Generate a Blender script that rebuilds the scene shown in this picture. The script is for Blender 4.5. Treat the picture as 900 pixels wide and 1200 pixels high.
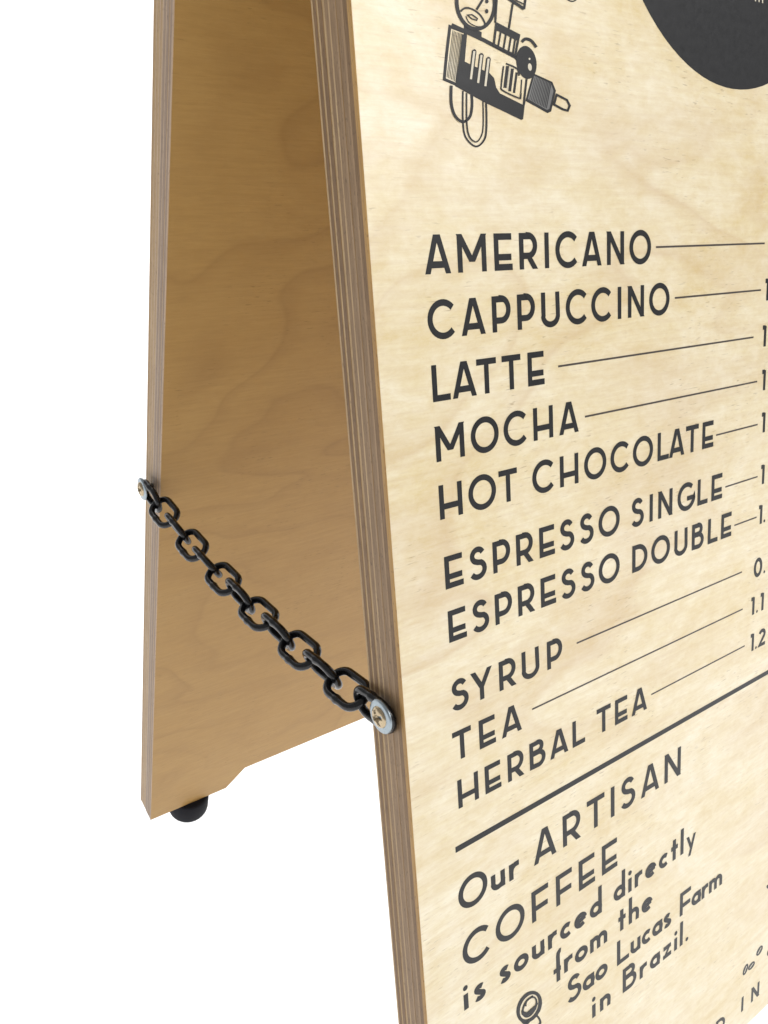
import bpy, bmesh, math, random
from mathutils import Matrix, Vector

# ------------------------------------------------------------------ start clean
for o in list(bpy.data.objects):
    bpy.data.objects.remove(o, do_unlink=True)
scene = bpy.context.scene
COL = scene.collection

# ------------------------------------------------------------------ real sizes (metres)
W = 0.327            # width of each board
TH = 0.018           # plywood thickness
LEN = 0.667          # length of a board from hinge to foot
CUT = 0.652          # length to the cut-out between the feet
TILT = 0.2223        # lean of each board from vertical
GAP = 0.022          # distance from front face of one board to the inner face of the other at the top
SCREW_S = 0.3980     # where the chain is screwed on, along the boards
HINGE = 0.6735       # height of the hinge line above the ground

# ------------------------------------------------------------------ camera
cam_data = bpy.data.cameras.new('camera')
cam = bpy.data.objects.new('camera', cam_data)
COL.objects.link(cam)
scene.camera = cam
cam_data.sensor_fit = 'VERTICAL'
cam_data.sensor_height = 24.0
cam_data.sensor_width = 18.0
cam_data.lens = 937.34 / 1200.0 * 24.0
cam_data.clip_start = 0.01
cam_data.clip_end = 100.0
cr = Vector((0.811763, -0.581322, 0.055733))
cd = Vector((-0.203271, -0.37073, -0.906223))
cf = Vector((0.547469, 0.724309, -0.419111))
m = Matrix((( cr.x, -cd.x, -cf.x), (cr.y, -cd.y, -cf.y), (cr.z, -cd.z, -cf.z))).to_4x4()
m.translation = Vector((-0.12549, -0.23692, -0.22784 + HINGE))
cam.matrix_world = m

# ------------------------------------------------------------------ added white surround and its lamps; key softbox
world = bpy.data.worlds.new('World')
scene.world = world
world.use_nodes = True
bg = world.node_tree.nodes['Background']
bg.inputs[0].default_value = (1, 1, 1, 1)
bg.inputs[1].default_value = 0.42

def area(name, loc, target, size, power, colour=(1, 1, 1)):
    l = bpy.data.lights.new(name, 'AREA')
    l.shape = 'SQUARE'
    l.size = size
    l.energy = power
    l.color = colour
    o = bpy.data.objects.new(name, l)
    COL.objects.link(o)
    o.location = loc
    d = Vector(target) - Vector(loc)
    o.rotation_euler = d.to_track_quat('-Z', 'Y').to_euler()
    return o

area('key_softbox', (0.95, -1.75, 1.65), (0.12, 0.0, 0.4), 1.1, 33.0, (1.0, 0.985, 0.96))
VIEW = Vector((0.6, 0.8, 0.0))                     # direction the added light wall stands in
WALL = Vector((0.15, 0.1, 1.6)) + VIEW * 2.6
area('added_floor_lamp', (0.15, 0.1, -0.7), (0.15, 0.1, 0.0), 7.0, 340.0)  # added: lights the ground sheet from below so it stays blank white
area('added_wall_lamp', WALL + VIEW * 0.8, WALL, 7.0, 340.0)  # added: shines through the wall to keep the background white

scene.view_settings.view_transform = 'Standard'
scene.view_settings.look = 'None'
scene.view_settings.exposure = 0.0
scene.view_settings.gamma = 1.0
scene.render.engine = 'CYCLES'
scene.cycles.max_bounces = 10
scene.cycles.diffuse_bounces = 6

# ------------------------------------------------------------------ materials
def new_mat(name):
    mt = bpy.data.materials.new(name)
    mt.use_nodes = True
    nt = mt.node_tree
    return mt, nt, nt.nodes['Principled BSDF']

def nd(nt, kind, **kw):
    n = nt.nodes.new(kind)
    for k, v in kw.items():
        if k in n.inputs:
            n.inputs[k].default_value = v
        else:
            setattr(n, k, v)
    return n

def mapped(nt, scale, loc=(0, 0, 0)):
    tc = nd(nt, 'ShaderNodeTexCoord')
    mp = nd(nt, 'ShaderNodeMapping')
    mp.inputs['Scale'].default_value = scale
    mp.inputs['Location'].default_value = loc
    nt.links.new(tc.outputs['Object'], mp.inputs['Vector'])
    return mp.outputs['Vector']

def noise(nt, vec, scale, detail=3.0, rough=0.5, dist=0.0):
    n = nd(nt, 'ShaderNodeTexNoise')
    n.inputs['Scale'].default_value = scale
    n.inputs['Detail'].default_value = detail
    n.inputs['Roughness'].default_value = rough
    n.inputs['Distortion'].default_value = dist
    nt.links.new(vec, n.inputs['Vector'])
    return n.outputs['Fac']

def ramp(nt, fac, stops):
    r = nd(nt, 'ShaderNodeValToRGB')
    e = r.color_ramp.elements
    while len(e) < len(stops):
        e.new(0.5)
    for i, (p, c) in enumerate(stops):
        e[i].position = p
        e[i].color = (c if len(c) == 4 else tuple(c) + (1,)) if isinstance(c, tuple) else (c, c, c, 1)
    nt.links.new(fac, r.inputs[0])
    return r.outputs[0]

def mathn(nt, op, a, b=None):
    n = nd(nt, 'ShaderNodeMath', operation=op)
    for i, v in enumerate((a, b)):
        if v is None:
            continue
        if isinstance(v, (int, float)):
            n.inputs[i].default_value = v
        else:
            nt.links.new(v, n.inputs[i])
    return n.outputs[0]

def mixc(nt, fac, a, b, mode='MIX'):
    n = nd(nt, 'ShaderNodeMix', data_type='RGBA', blend_type=mode)
    for i, v in ((0, fac), (6, a), (7, b)):
        if isinstance(v, (int, float)):
            n.inputs[i].default_value = v
        elif isinstance(v, tuple):
            n.inputs[i].default_value = tuple(v) + (1,) if len(v) == 3 else v
        else:
            nt.links.new(v, n.inputs[i])
    return n.outputs[2]

def birch_face(name, base, pale, dark, seed, ring_strength, coat, rough):
    """Rotary-cut birch veneer: contour-like growth figure, mottled sheen, fine dark pores along the grain."""
    mt, nt, bs = new_mat(name)
    v = mapped(nt, (1, 1, 1), (seed, seed * 0.37, seed * 1.7))
    # broad figure: contour lines of a slow noise field, as a rotary cut shows its growth rings
    vf = mapped(nt, (1.0, 1.0, 2.0), (seed, 0.3, seed * 0.61))
    field = noise(nt, vf, 3.4, 3.0, 0.5, 0.35)
    rings = mathn(nt, 'FRACT', mathn(nt, 'MULTIPLY', field, 13.0))
    rr = ramp(nt, rings, [(0.0, 0.12), (0.12, 0.0), (0.55, 0.05), (0.84, 0.55), (0.91, 0.85), (1.0, 0.12)])
    fade = ramp(nt, noise(nt, v, 6.0, 2.0), [(0.36, 0.1), (0.62, 1.0)])
    rfac = mathn(nt, 'MULTIPLY', mathn(nt, 'MULTIPLY', rr, fade), ring_strength)
    # mottled satin blotches and long soft grain
    blot = ramp(nt, noise(nt, mapped(nt, (0.75, 1, 1.6), (seed * 2, 0, 0)), 17.0, 8.0, 0.70, 0.8), [(0.33, 0.0), (0.70, 1.0)])
    mott = ramp(nt, noise(nt, mapped(nt, (0.7, 1, 1.3), (seed, 0, 5)), 150.0, 6.0, 0.75, 0.3), [(0.36, 0.0), (0.66, 1.0)])
    grain = ramp(nt, noise(nt, mapped(nt, (0.07, 1, 1.0), (0, seed, 0)), 700.0, 6.0, 0.7, 0.5), [(0.36, 0.0), (0.66, 1.0)])
    c = mixc(nt, mathn(nt, 'ADD', mathn(nt, 'MULTIPLY', blot, 0.62), mathn(nt, 'MULTIPLY', mott, 0.38)), base, pale)
    c = mixc(nt, mathn(nt, 'MULTIPLY', grain, 0.24), c, dark)
    c = mixc(nt, rfac, c, dark)
    # pores: short dark flecks
    fl = noise(nt, mapped(nt, (0.13, 1, 1.0), (seed, 2.0, 1.0)), 1500.0, 2.0, 0.5, 0.3)
    flm = ramp(nt, fl, [(0.63, 0.0), (0.72, 1.0)])
    patch = ramp(nt, noise(nt, v, 30.0, 2.0), [(0.45, 0.15), (0.62, 1.0)])
    fm = mathn(nt, 'MULTIPLY', mathn(nt, 'MULTIPLY', flm, patch), 0.55)
    c = mixc(nt, fm, c, tuple(x * 0.55 for x in dark))
    nt.links.new(c, bs.inputs['Base Color'])
    bs.inputs['Roughness'].default_value = rough
    bs.inputs['Coat Weight'].default_value = coat
    bs.inputs['Coat Roughness'].default_value = 0.32
    bp = nd(nt, 'ShaderNodeBump')
    bp.inputs['Strength'].default_value = 0.12
    bp.inputs['Distance'].default_value = 0.0002
    nt.links.new(mathn(nt, 'SUBTRACT', grain, mathn(nt, 'MULTIPLY', flm, 0.8)), bp.inputs['Height'])
    nt.links.new(bp.outputs[0], bs.inputs['Normal'])
    return mt

def ply_mat(name, base, dark, seed, long_grain):
    """Sawn edge of one veneer; stripes run along the board."""
    mt, nt, bs = new_mat(name)
    v1 = mapped(nt, (1, 1.0, 0.035 if long_grain else 0.09), (seed, 0.5, seed))
    s1 = ramp(nt, noise(nt, v1, 1700.0, 3.0, 0.6), [(0.3, 0.0), (0.7, 1.0)])
    v2 = mapped(nt, (1, 0.3, 1.0), (seed * 3, 0.1, 0))
    s2 = ramp(nt, noise(nt, v2, 46.0, 3.0, 0.6), [(0.33, 0.0), (0.68, 1.0)])
    v3 = mapped(nt, (1, 1, 0.4), (seed, seed, 0))
    s3 = ramp(nt, noise(nt, v3, 1400.0, 2.0, 0.5), [(0.60, 0.0), (0.70, 1.0)])
    c = mixc(nt, mathn(nt, 'MULTIPLY', s1, 0.75), base, dark)
    c = mixc(nt, mathn(nt, 'MULTIPLY', s2, 0.35), c, tuple(x * 0.8 for x in dark))
    c = mixc(nt, mathn(nt, 'MULTIPLY', s3, 0.5), c, tuple(x * 0.5 for x in dark))
    nt.links.new(c, bs.inputs['Base Color'])
    bs.inputs['Roughness'].default_value = 0.6
    bp = nd(nt, 'ShaderNodeBump')
    bp.inputs['Strength'].default_value = 0.35
    bp.inputs['Distance'].default_value = 0.0002
    nt.links.new(s1, bp.inputs['Height'])
    nt.links.new(bp.outputs[0], bs.inputs['Normal'])
    return mt

def plain(name, col, rough, metal=0.0, coat=0.0, speck=0.0, scale=400.0, bump=0.0, spec=0.5):
    mt, nt, bs = new_mat(name)
    n = noise(nt, mapped(nt, (1, 1, 1)), scale, 4.0, 0.6)
    r = ramp(nt, n, [(0.3, 0.0), (0.7, 1.0)])
    c = mixc(nt, mathn(nt, 'MULTIPLY', r, speck), col, tuple(min(1, x * 1.5 + 0.01) for x in col))
    nt.links.new(c, bs.inputs['Base Color'])
    bs.inputs['Metallic'].default_value = metal
    bs.inputs['Specular IOR Level'].default_value = spec
    bs.inputs['Coat Weight'].default_value = coat
    bs.inputs['Coat Roughness'].default_value = 0.15
    rg = mathn(nt, 'MULTIPLY_ADD', r, 0.12)
    nt.nodes[-1].inputs[2].default_value = rough
    nt.links.new(rg, bs.inputs['Roughness'])
    if bump:
        bp = nd(nt, 'ShaderNodeBump')
        bp.inputs['Strength'].default_value = bump
        bp.inputs['Distance'].default_value = 0.0003
        nt.links.new(n, bp.inputs['Height'])
        nt.links.new(bp.outputs[0], bs.inputs['Normal'])
    return mt

M_FRONT = birch_face('birch_front_face', (0.61, 0.482, 0.232), (0.795, 0.745, 0.605), (0.47, 0.30, 0.14), 3.1, 0.46, 0.5, 0.40)
M_INNER_SHADED = birch_face('birch_inner_shaded', (0.415, 0.246, 0.070), (0.46, 0.287, 0.092), (0.25, 0.128, 0.035), 11.7, 0.38, 0.1, 0.5)  # same birch as the front; shade between the boards put into its colour
M_LIGHT = ply_mat('ply_long_grain', (0.50, 0.35, 0.185), (0.33, 0.205, 0.10), 1.3, True)
M_DARK = ply_mat('ply_end_grain', (0.25, 0.145, 0.062), (0.12, 0.062, 0.024), 5.9, False)
M_AMBER = ply_mat('ply_amber_rim', (0.50, 0.30, 0.10), (0.32, 0.17, 0.05), 8.2, True)  # amber edge of the outermost veneer
M_PALE_EDGE = ply_mat('ply_pale_sanded', (0.56, 0.41, 0.29), (0.38, 0.265, 0.175), 2.2, True)
M_FAINT = ply_mat('ply_faint_line', (0.38, 0.25, 0.135), (0.23, 0.14, 0.07), 4.4, True)
M_DARK_GREY = ply_mat('ply_greyish_end_grain', (0.31, 0.20, 0.105), (0.18, 0.105, 0.05), 9.4, False)
M_AMBER_DARK = ply_mat('ply_amber_brown', (0.26, 0.155, 0.07), (0.13, 0.07, 0.03), 6.1, False)  # warm brown edge of the veneer behind the amber rim
M_GREY_EDGE = ply_mat('ply_greyed', (0.35, 0.255, 0.18), (0.24, 0.165, 0.115), 7.7, False)
M_INK = plain('printed_black_ink', (0.010, 0.0102, 0.0115), 0.33, speck=0.25, coat=0.0, spec=0.28)
M_INK_LINE = plain('printed_thin_line_ink', (0.035, 0.025, 0.02), 0.38, speck=0.4, coat=0.0)
M_INK_GREY = plain('printed_grey_tint', (0.10, 0.098, 0.095), 0.4, speck=0.4, coat=0.3)
M_INK_MID = plain('printed_dark_tint', (0.055, 0.055, 0.058), 0.4, speck=0.4, coat=0.3)
M_INK_PALE = plain('printed_pale_gap', (0.52, 0.47, 0.36), 0.4, speck=0.3, coat=0.3)
INKS = {'k': M_INK, 'g': M_INK_PALE, 'm': M_INK_GREY, 'w': M_INK_PALE}
M_CHAIN = plain('black_coated_steel', (0.004, 0.004, 0.005), 0.13, speck=0.5, coat=0.0, scale=700.0, bump=0.1, spec=0.38)
M_ZINC = plain('zinc_plated_steel', (0.28, 0.325, 0.355), 0.26, metal=1.0, speck=0.3, scale=900.0, bump=0.1)
M_SCREW = plain('yellow_zinc_screw', (0.40, 0.32, 0.21), 0.18, metal=1.0, speck=0.3, scale=900.0, bump=0.1)
M_RUBBER = plain('dark_rubber', (0.005, 0.0055, 0.010), 0.6, speck=0.4, spec=0.2, scale=1200.0, bump=0.2)

# ground and wall: added translucent white, lit from behind for a blank background
M_GROUND, _nt, _bs = new_mat('backlit_white_sheet')
_tr = nd(_nt, 'ShaderNodeBsdfTranslucent')
_tr.inputs[0].default_value = (0.9, 0.9, 0.9, 1)
_df = nd(_nt, 'ShaderNodeBsdfDiffuse')
_n = noise(_nt, mapped(_nt, (1, 1, 1)), 40.0, 3.0)
_c = ramp(_nt, _n, [(0.3, (0.88, 0.88, 0.88)), (0.7, (0.9, 0.9, 0.9))])
_nt.links.new(_c, _df.inputs[0])
_mx = nd(_nt, 'ShaderNodeMixShader')
_mx.inputs[0].default_value = 0.5
_nt.links.new(_df.outputs[0], _mx.inputs[1])
_nt.links.new(_tr.outputs[0], _mx.inputs[2])
_nt.links.new(_mx.outputs[0], _nt.nodes['Material Output'].inputs[0])

# ------------------------------------------------------------------ mesh helpers
def link(name, me, parent=None, mat=None, loc=(0, 0, 0), rot=(0, 0, 0), label=None):
    o = bpy.data.objects.new(name, me)
    COL.objects.link(o)
    o.location = loc
    o.rotation_euler = rot
    if parent:
        o.parent = parent
    if mat and me:
        me.materials.append(mat)
    if label:
        o['label'] = label
    return o

def mesh(name, vs, fs, smooth=False):
    me = bpy.data.meshes.new(name)
    me.from_pydata(vs, [], fs)
    me.update()
    if smooth:
        for p in me.polygons:
            p.use_smooth = True
    return me

def board_outline(inset=0.0):
    i = inset
    f = 0.0555
    return [(i, i), (W - i, i), (W - i, LEN - i), (W - f + i * 0.4, LEN - i), (W - f - 0.0135 + i * 0.4, CUT - i),
            (f + 0.0135 - i * 0.4, CUT - i), (f - i * 0.4, LEN - i), (i, LEN - i)]

def ply_mesh(name, n0, n1, inset, chamfer0=0.0, chamfer1=0.0):
    """One veneer of the board: an outline extruded between depths n0 and n1 with optionally eased rims."""
    rings = []
    if chamfer0:
        for k in range(4):
            a = k / 4 * math.pi / 2
            rings.append((n0 + chamfer0 * (1 - math.sin(a)), inset + chamfer0 * (1 - math.cos(a))))
        rings = [(n0 + chamfer0 * (1 - math.cos(k / 4 * math.pi / 2)), inset + chamfer0 * (1 - math.sin(k / 4 * math.pi / 2))) for k in range(5)]
    else:
        rings.append((n0, inset))
    if chamfer1:
        rings += [(n1 - chamfer1 * (1 - math.sin(k / 4 * math.pi / 2)), inset + chamfer1 * (1 - math.cos(k / 4 * math.pi / 2))) for k in range(5)]
        rings = rings[:-5] + [(n1 - chamfer1 * (1 - math.sin(t)), inset + chamfer1 * (1 - math.cos(t))) for t in [k / 4 * math.pi / 2 for k in range(4, -1, -1)]][::-1]
    else:
        rings.append((n1, inset))
    vs, fs = [], []
    for n, i in rings:
        vs += [(u, n, -s) for u, s in board_outline(i)]
    N = 8
    for r in range(len(rings) - 1):
        for k in range(N):
            a, b = r * N + k, r * N + (k + 1) % N
            fs.append((a, b, b + N, a + N))
    fs.append(tuple(range(N - 1, -1, -1)))
    fs.append(tuple(range((len(rings) - 1) * N, len(rings) * N)))
    me = mesh(name, vs, fs)
    bm = bmesh.new(); bm.from_mesh(me)
    bmesh.ops.recalc_face_normals(bm, faces=bm.faces)
    bm.to_mesh(me); bm.free()
    return me

# ------------------------------------------------------------------ the ground and the added white wall
g = link('ground', mesh('ground', [tuple(Vector((0.15, 0.1, 0)) + Vector((0.8, -0.6, 0)) * a + VIEW * b) for a, b in ((-3.4, -3.4), (3.4, -3.4), (3.4, 2.6), (-3.4, 2.6))], [(0, 1, 2, 3)]), mat=M_GROUND)
g['kind'] = 'structure'
side = Vector((VIEW.y, -VIEW.x, 0))
wv = [WALL + side * a + Vector((0, 0, b)) for a, b in ((-3.4, -1.6), (3.4, -1.6), (3.4, 2.0), (-3.4, 2.0))]
wl = link('added_backdrop', mesh('added_backdrop', [tuple(p) for p in wv], [(0, 1, 2, 3)]), mat=M_GROUND)  # added backlit wall, gives the blank white behind the board
wl['kind'] = 'structure'

# ------------------------------------------------------------------ the board
BASE = Vector((W / 2, GAP / 2, 0))
board = bpy.data.objects.new('sandwich_board', None)
COL.objects.link(board)
board.location = BASE
board['label'] = 'folding birch plywood sandwich board printed with a coffee menu and held by a black chain'
board['category'] = 'sandwich board'

LIGHT_T, DARK_T = 0.0009, 0.00195
def make_panel(name, loc, rot, label, front):
    """13 veneers. Local axes: x along the width, y into the thickness (0 = side turned to the viewer), -z down the board."""
    layers, n = [], 0.0
    rnd = random.Random(5 if front else 9)
    ts = [(LIGHT_T if k % 2 == 0 else DARK_T) * rnd.uniform(0.78, 1.22) for k in range(13)]
    if front: ts[0] = 0.0018
    kf = TH / sum(ts)
    for t in ts:
        layers.append((n, n + t * kf)); n += t * kf
    root = None
    for k, (a, b) in enumerate(layers):
        inset = 0.0 if k in (0, 12) else rnd.uniform(0.00002, 0.00016)
        face = M_FRONT if front else M_INNER_SHADED
        edge = M_LIGHT if k % 2 == 0 else M_DARK
        if front:
            edge = (M_AMBER, M_AMBER_DARK, M_FAINT, M_DARK_GREY, M_FAINT, M_DARK_GREY, M_LIGHT, M_DARK_GREY, M_LIGHT, M_DARK, M_LIGHT, M_DARK, M_LIGHT)[k]
        if not front:
            edge = M_PALE_EDGE if k % 2 == 0 else (M_GREY_EDGE if k < 7 else M_LIGHT)
        if k == 0:
            me = ply_mesh('face_veneer', a, b, 0.0, chamfer0=0.0005)
        elif k == 12:
            me = ply_mesh('ply', a, b, 0.0)
        else:
            me = ply_mesh('ply', a, b, inset)
        if k == 0:
            root = link(name, me, board, None, loc, rot, label)
            o = root
        else:
            o = link('ply', me, root)
        me.materials.append(edge)
        me.materials.append(face if k == 0 else M_INNER_SHADED)
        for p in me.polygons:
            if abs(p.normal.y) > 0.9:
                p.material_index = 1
    return root

front = make_panel('front_panel', Vector((0, 0, HINGE)) - BASE, (-TILT, 0, 0), 'front board with the printed menu', True)
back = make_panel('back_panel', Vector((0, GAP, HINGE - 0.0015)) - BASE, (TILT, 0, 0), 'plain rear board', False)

# ------------------------------------------------------------------ rubber feet (domed bumpers under each board)
def lathe(profile, n=32, axis='s'):
    vs, fs = [], []
    for r, h in profile:
        for k in range(n):
            a = 2 * math.pi * k / n
            vs.append((r * math.cos(a), r * math.sin(a), h))
    for i in range(len(profile) - 1):
        for k in range(n):
            a, b = i * n + k, i * n + (k + 1) % n
            fs.append((a, b, b + n, a + n))
    fs.append(tuple(range(n - 1, -1, -1)))
    fs.append(tuple(range((len(profile) - 1) * n, len(profile) * n)))
    me = mesh('lathe', vs, fs, True)
    bm = bmesh.new(); bm.from_mesh(me); bmesh.ops.recalc_face_normals(bm, faces=bm.faces); bm.to_mesh(me); bm.free()
    return me
fr, fh, rd = 0.0138, 0.0205, 0.0062
prof = [(fr - 0.0015, 0.0), (fr, -0.0015), (fr, -(fh - rd))]
prof += [(fr - rd * (1 - math.cos(t)), -(fh - rd) - rd * math.sin(t)) for t in [k / 8 * math.pi / 2 for k in range(1, 9)]]
foot_me = lathe(prof)
foot_me.name = 'rubber_foot'
foot_me.materials.append(M_RUBBER)
for pan, depth in ((front, 0.009), (back, 0.009)):
    for u in (0.0315, W - 0.0315):
        link('rubber_foot', foot_me, pan, None, (u, depth, -LEN + 0.0001))

# ------------------------------------------------------------------ lettering: stroke alphabet, cap height 1
Wt = 0.16
H2 = Wt / 2
def arc(cx, cy, rx, ry, a0, a1, n=14):
    return [(cx + rx * math.cos(math.radians(a0 + (a1 - a0) * k / n)), cy + ry * math.sin(math.radians(a0 + (a1 - a0) * k / n))) for k in range(n + 1)]
def S(pts, closed=False, w=None): return ('S', pts, closed, w)
def P(pts): return ('P', pts)
def diag(x0, y0, x1, y1, w=None):
    w = w or Wt
    dx, dy = x1 - x0, y1 - y0
    hw = w / 2 * math.hypot(dx, dy) / abs(dy)
    return P([(x0 - hw, y0), (x0 + hw, y0), (x1 + hw, y1), (x1 - hw, y1)])
def bar(x0, x1, y): return P([(x0, y - H2), (x1, y - H2), (x1, y + H2), (x0, y + H2)])
def stem(x, y0=0.0, y1=1.0, w=None):
    w = w or Wt
    return P([(x - w / 2, y0), (x + w / 2, y0), (x + w / 2, y1), (x - w / 2, y1)])
def ring(cx, cy, rx, ry, n=36): return S(arc(cx, cy, rx, ry, 0, 360, n)[:-1], True)
G = {}
def gl(ch, width, *els): G[ch] = (width, els)
def cut_alphabet(stroke):
    """draw every letter for a stroke width given as a fraction of the cap height"""
    global Wt, H2
    Wt = stroke
    H2 = Wt / 2
    gl('A', .86, diag(.075, 0, .405, 1), diag(.785, 0, .455, 1), bar(.16, .70, .235))
    gl('B', .74, stem(H2), S([(H2, 1 - H2), (.36, 1 - H2)] + arc(.38, .755, .20, .755 - .755 + .174, 90, -90) + [(H2, .58)]), S([(H2, .545), (.40, .545)] + arc(.42, .308, .245, .237, 90, -90) + [(H2, H2)]))
    gl('C', .95, S(arc(.535, .5, .454, .442, 42, 318, 26)))
    gl('D', .83, stem(H2), S([(H2, 1 - H2), (.30, 1 - H2)] + arc(.30, .5, .46, .5 - H2, 90, -90, 20) + [(H2, H2)]))
    gl('E', .70, stem(H2), bar(H2, .68, 1 - H2), bar(H2, .66, .36), bar(H2, .70, H2))
    gl('F', .66, stem(H2), bar(H2, .66, 1 - H2), bar(H2, .63, .40))
    gl('G', .95, S(arc(.535, .5, .462, .452, 47, 356, 28) + [(.997 - .01, .43)]), bar(.56, 1.0 - .07, .42))
    gl('H', .86, stem(H2), stem(.86 - H2), bar(H2, .86 - H2, .36))
    gl('I', Wt, stem(H2))
    gl('L', .64, stem(H2), bar(H2, .64, H2))
    gl('M', 1.05, stem(H2), stem(1.05 - H2), diag(.075, 1, .525, .27), diag(.975, 1, .525, .27))
    gl('N', .82, stem(H2), stem(.82 - H2), diag(.075, 1, .745, 0))
    gl('O', 1.07, ring(.535, .5, .458, .446))
    gl('P', .71, stem(H2), S([(H2, 1 - H2), (.36, 1 - H2)] + arc(.36, .625, .28, .304, 90, -90, 16) + [(H2, .321)]))
    gl('R', .72, stem(H2), S([(H2, 1 - H2), (.36, 1 - H2)] + arc(.36, .65, .28, .279, 90, -90, 16) + [(H2, .371)]), diag(.36, .37, .635, 0))
    gl('S', .68, S(arc(.335, .735, .215, .194, 22, 240, 16) + [(.335, .525)] + arc(.325, .30, .27, .235, 60, -150, 18)[0:]))
    gl('T', .76, bar(0, .76, 1 - H2), stem(.38))
    gl('U', .78, S([(H2, 1), (H2, .33)] + arc(.39, .33, .319, .269, 180, 360, 18)[1:] + [(.78 - H2, 1)]))
    gl('Y', .86, diag(.085, 1, .43, .42), diag(.775, 1, .43, .42), stem(.43, 0, .50))
    gl('0', .78, ring(.39, .5, .30, .44))
    gl('1', .34, stem(.25), S([(.25, .93), (.02, .93)]))
    gl('2', .66, S(arc(.32, .71, .25, .22, 160, -35, 14) + [(.09, H2), (.66, H2)]))
    gl('.', .17, P(arc(.085, .085, .085, .085, 0, 360, 12)[:-1]))
    # lower case (same unit; x-height .54)
    X = .54
    gl('a', .56, ring(.29, X / 2 , .215, X / 2 - H2 + .01, 24), stem(.56 - H2, 0, X))
    gl('c', .50, S(arc(.29, X / 2, .215, X / 2 - H2 + .01, 50, 310, 18)))
    gl('d', .58, ring(.29, X / 2, .215, X / 2 - H2 + .01, 24), stem(.58 - H2, 0, 1.06))
    gl('e', .58, S([(.075, .235), (.515, .315)]), S(arc(.29, X / 2, .215, X / 2 - H2 + .01, 8, 312, 22)))
    gl('f', .36, S([(.36, 1.0), (.30, 1.01), (.235, .96), (.215, .86), (.215, -.12)]), bar(.0, .34, .34))
    gl('h', .54, stem(H2, 0, 1.06), S([(H2, .28)] + arc(.27, .28, .199, .19, 180, 0, 12)[1:] + [(.54 - H2, 0)]))
    gl('i', .15, stem(.075, 0, X), P(arc(.075, .75, .092, .092, 0, 360, 12)[:-1]))
    gl('l', .15, stem(.075, 0, 1.06))
    gl('m', .84, stem(H2, 0, X), S([(H2, .30)] + arc(.245, .30, .174, .17, 180, 0, 10)[1:] + [(.419, 0)]), S([(.419, .30)] + arc(.594, .30, .175, .17, 180, 0, 10)[1:] + [(.769, 0)]))
    gl('n', .54, stem(H2, 0, X), S([(H2, .28)] + arc(.27, .28, .199, .19, 180, 0, 12)[1:] + [(.54 - H2, 0)]))
    gl('o', .60, ring(.30, X / 2, .225, X / 2 - H2 + .01, 26))
    gl('r', .40, stem(H2, 0, X), S([(H2, .25), (.12, .38), (.24, .465), (.40, .47)]))
    gl('s', .44, S(arc(.22, .395, .13, .085, 35, 230, 10) + arc(.21, .15, .15, .09, 60, -150, 12)))
    gl('t', .38, stem(.18, 0, .84), bar(.0, .38, .50))
    gl('u', .54, S([(H2, X), (H2, .26)] + arc(.27, .26, .199, .19, 180, 360, 12)[1:]), stem(.54 - H2, 0, X))
    gl('y', .56, diag(.08, X, .30, 0.02, .13), diag(.50, X, .20, -.30, .13))
    gl('z', .48, bar(.02, .46, X - H2), bar(.0, .48, H2), diag(.09, .06, .39, X - .06, .12))


def ribbon(pts, w, closed):
    Pn = [Vector(p) for p in pts]
    clean = [Pn[0]]
    for p in Pn[1:]:
        if (p - clean[-1]).length > 1e-5:
            clean.append(p)
    Pn = clean
    N = len(Pn)
    L_, R_ = [], []
    for i in range(N):
        d1 = (Pn[i] - Pn[i - 1]).normalized() if (closed or i > 0) else None
        d2 = (Pn[(i + 1) % N] - Pn[i]).normalized() if (closed or i < N - 1) else None
        d1 = d1 or d2
        d2 = d2 or d1
        n1 = Vector((-d1.y, d1.x)); n2 = Vector((-d2.y, d2.x))
        mm = (n1 + n2)
        mm = mm.normalized() if mm.length > 1e-6 else n1
        k = 1 / max(0.5, mm.dot(n1))
        L_.append(Pn[i] + mm * k * w / 2)
        R_.append(Pn[i] - mm * k * w / 2)
    return L_, R_, N

class Print:
    """flat ink film on the front face; every overlapping stroke sits a few microns above the last"""
    def __init__(self):
        self.v, self.f, self.m, self.k = [], [], [], 0
    def level(self):
        self.k += 1
        return -(0.00004 + 0.000003 * (self.k % 60))
    def poly(self, pts, mi=0, n=None):
        n = self.level() if n is None else n
        b = len(self.v)
        self.v += [(x / 1000, n, -y / 1000) for x, y in pts]
        ar = sum(pts[i - 1][0] * pts[i][1] - pts[i][0] * pts[i - 1][1] for i in range(len(pts)))
        idx = list(range(b, b + len(pts)))
        self.f.append(tuple(idx if ar < 0 else idx[::-1]))
        self.m.append(mi)
    def strip(self, L_, R_, N, closed, mi=0):
        n = self.level()
        for i in range(N if closed else N - 1):
            j = (i + 1) % N
            self.poly([tuple(L_[i]), tuple(L_[j]), tuple(R_[j]), tuple(R_[i])], mi, n)
    def build(self, name, mats, parent, label=None):
        me = mesh(name, self.v, self.f)
        for mt in mats:
            me.materials.append(mt)
        for p, mi in zip(me.polygons, self.m):
            p.material_index = mi
        return link(name, me, parent, None, label=label)

def put_glyph(pr, ch, x, base, cap, wmm, slant=0.0):
    width, els = G[ch]
    T = lambda p: (x + p[0] * cap + slant * p[1] * cap, base - p[1] * cap)
    for e in els:
        if e[0] == 'P':
            pr.poly([T(p) for p in e[1]])
        else:
            L_, R_, N = ribbon(e[1], e[3] or Wt, e[2])
            pr.strip([T(p) for p in L_], [T(p) for p in R_], N, e[2])

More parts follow.
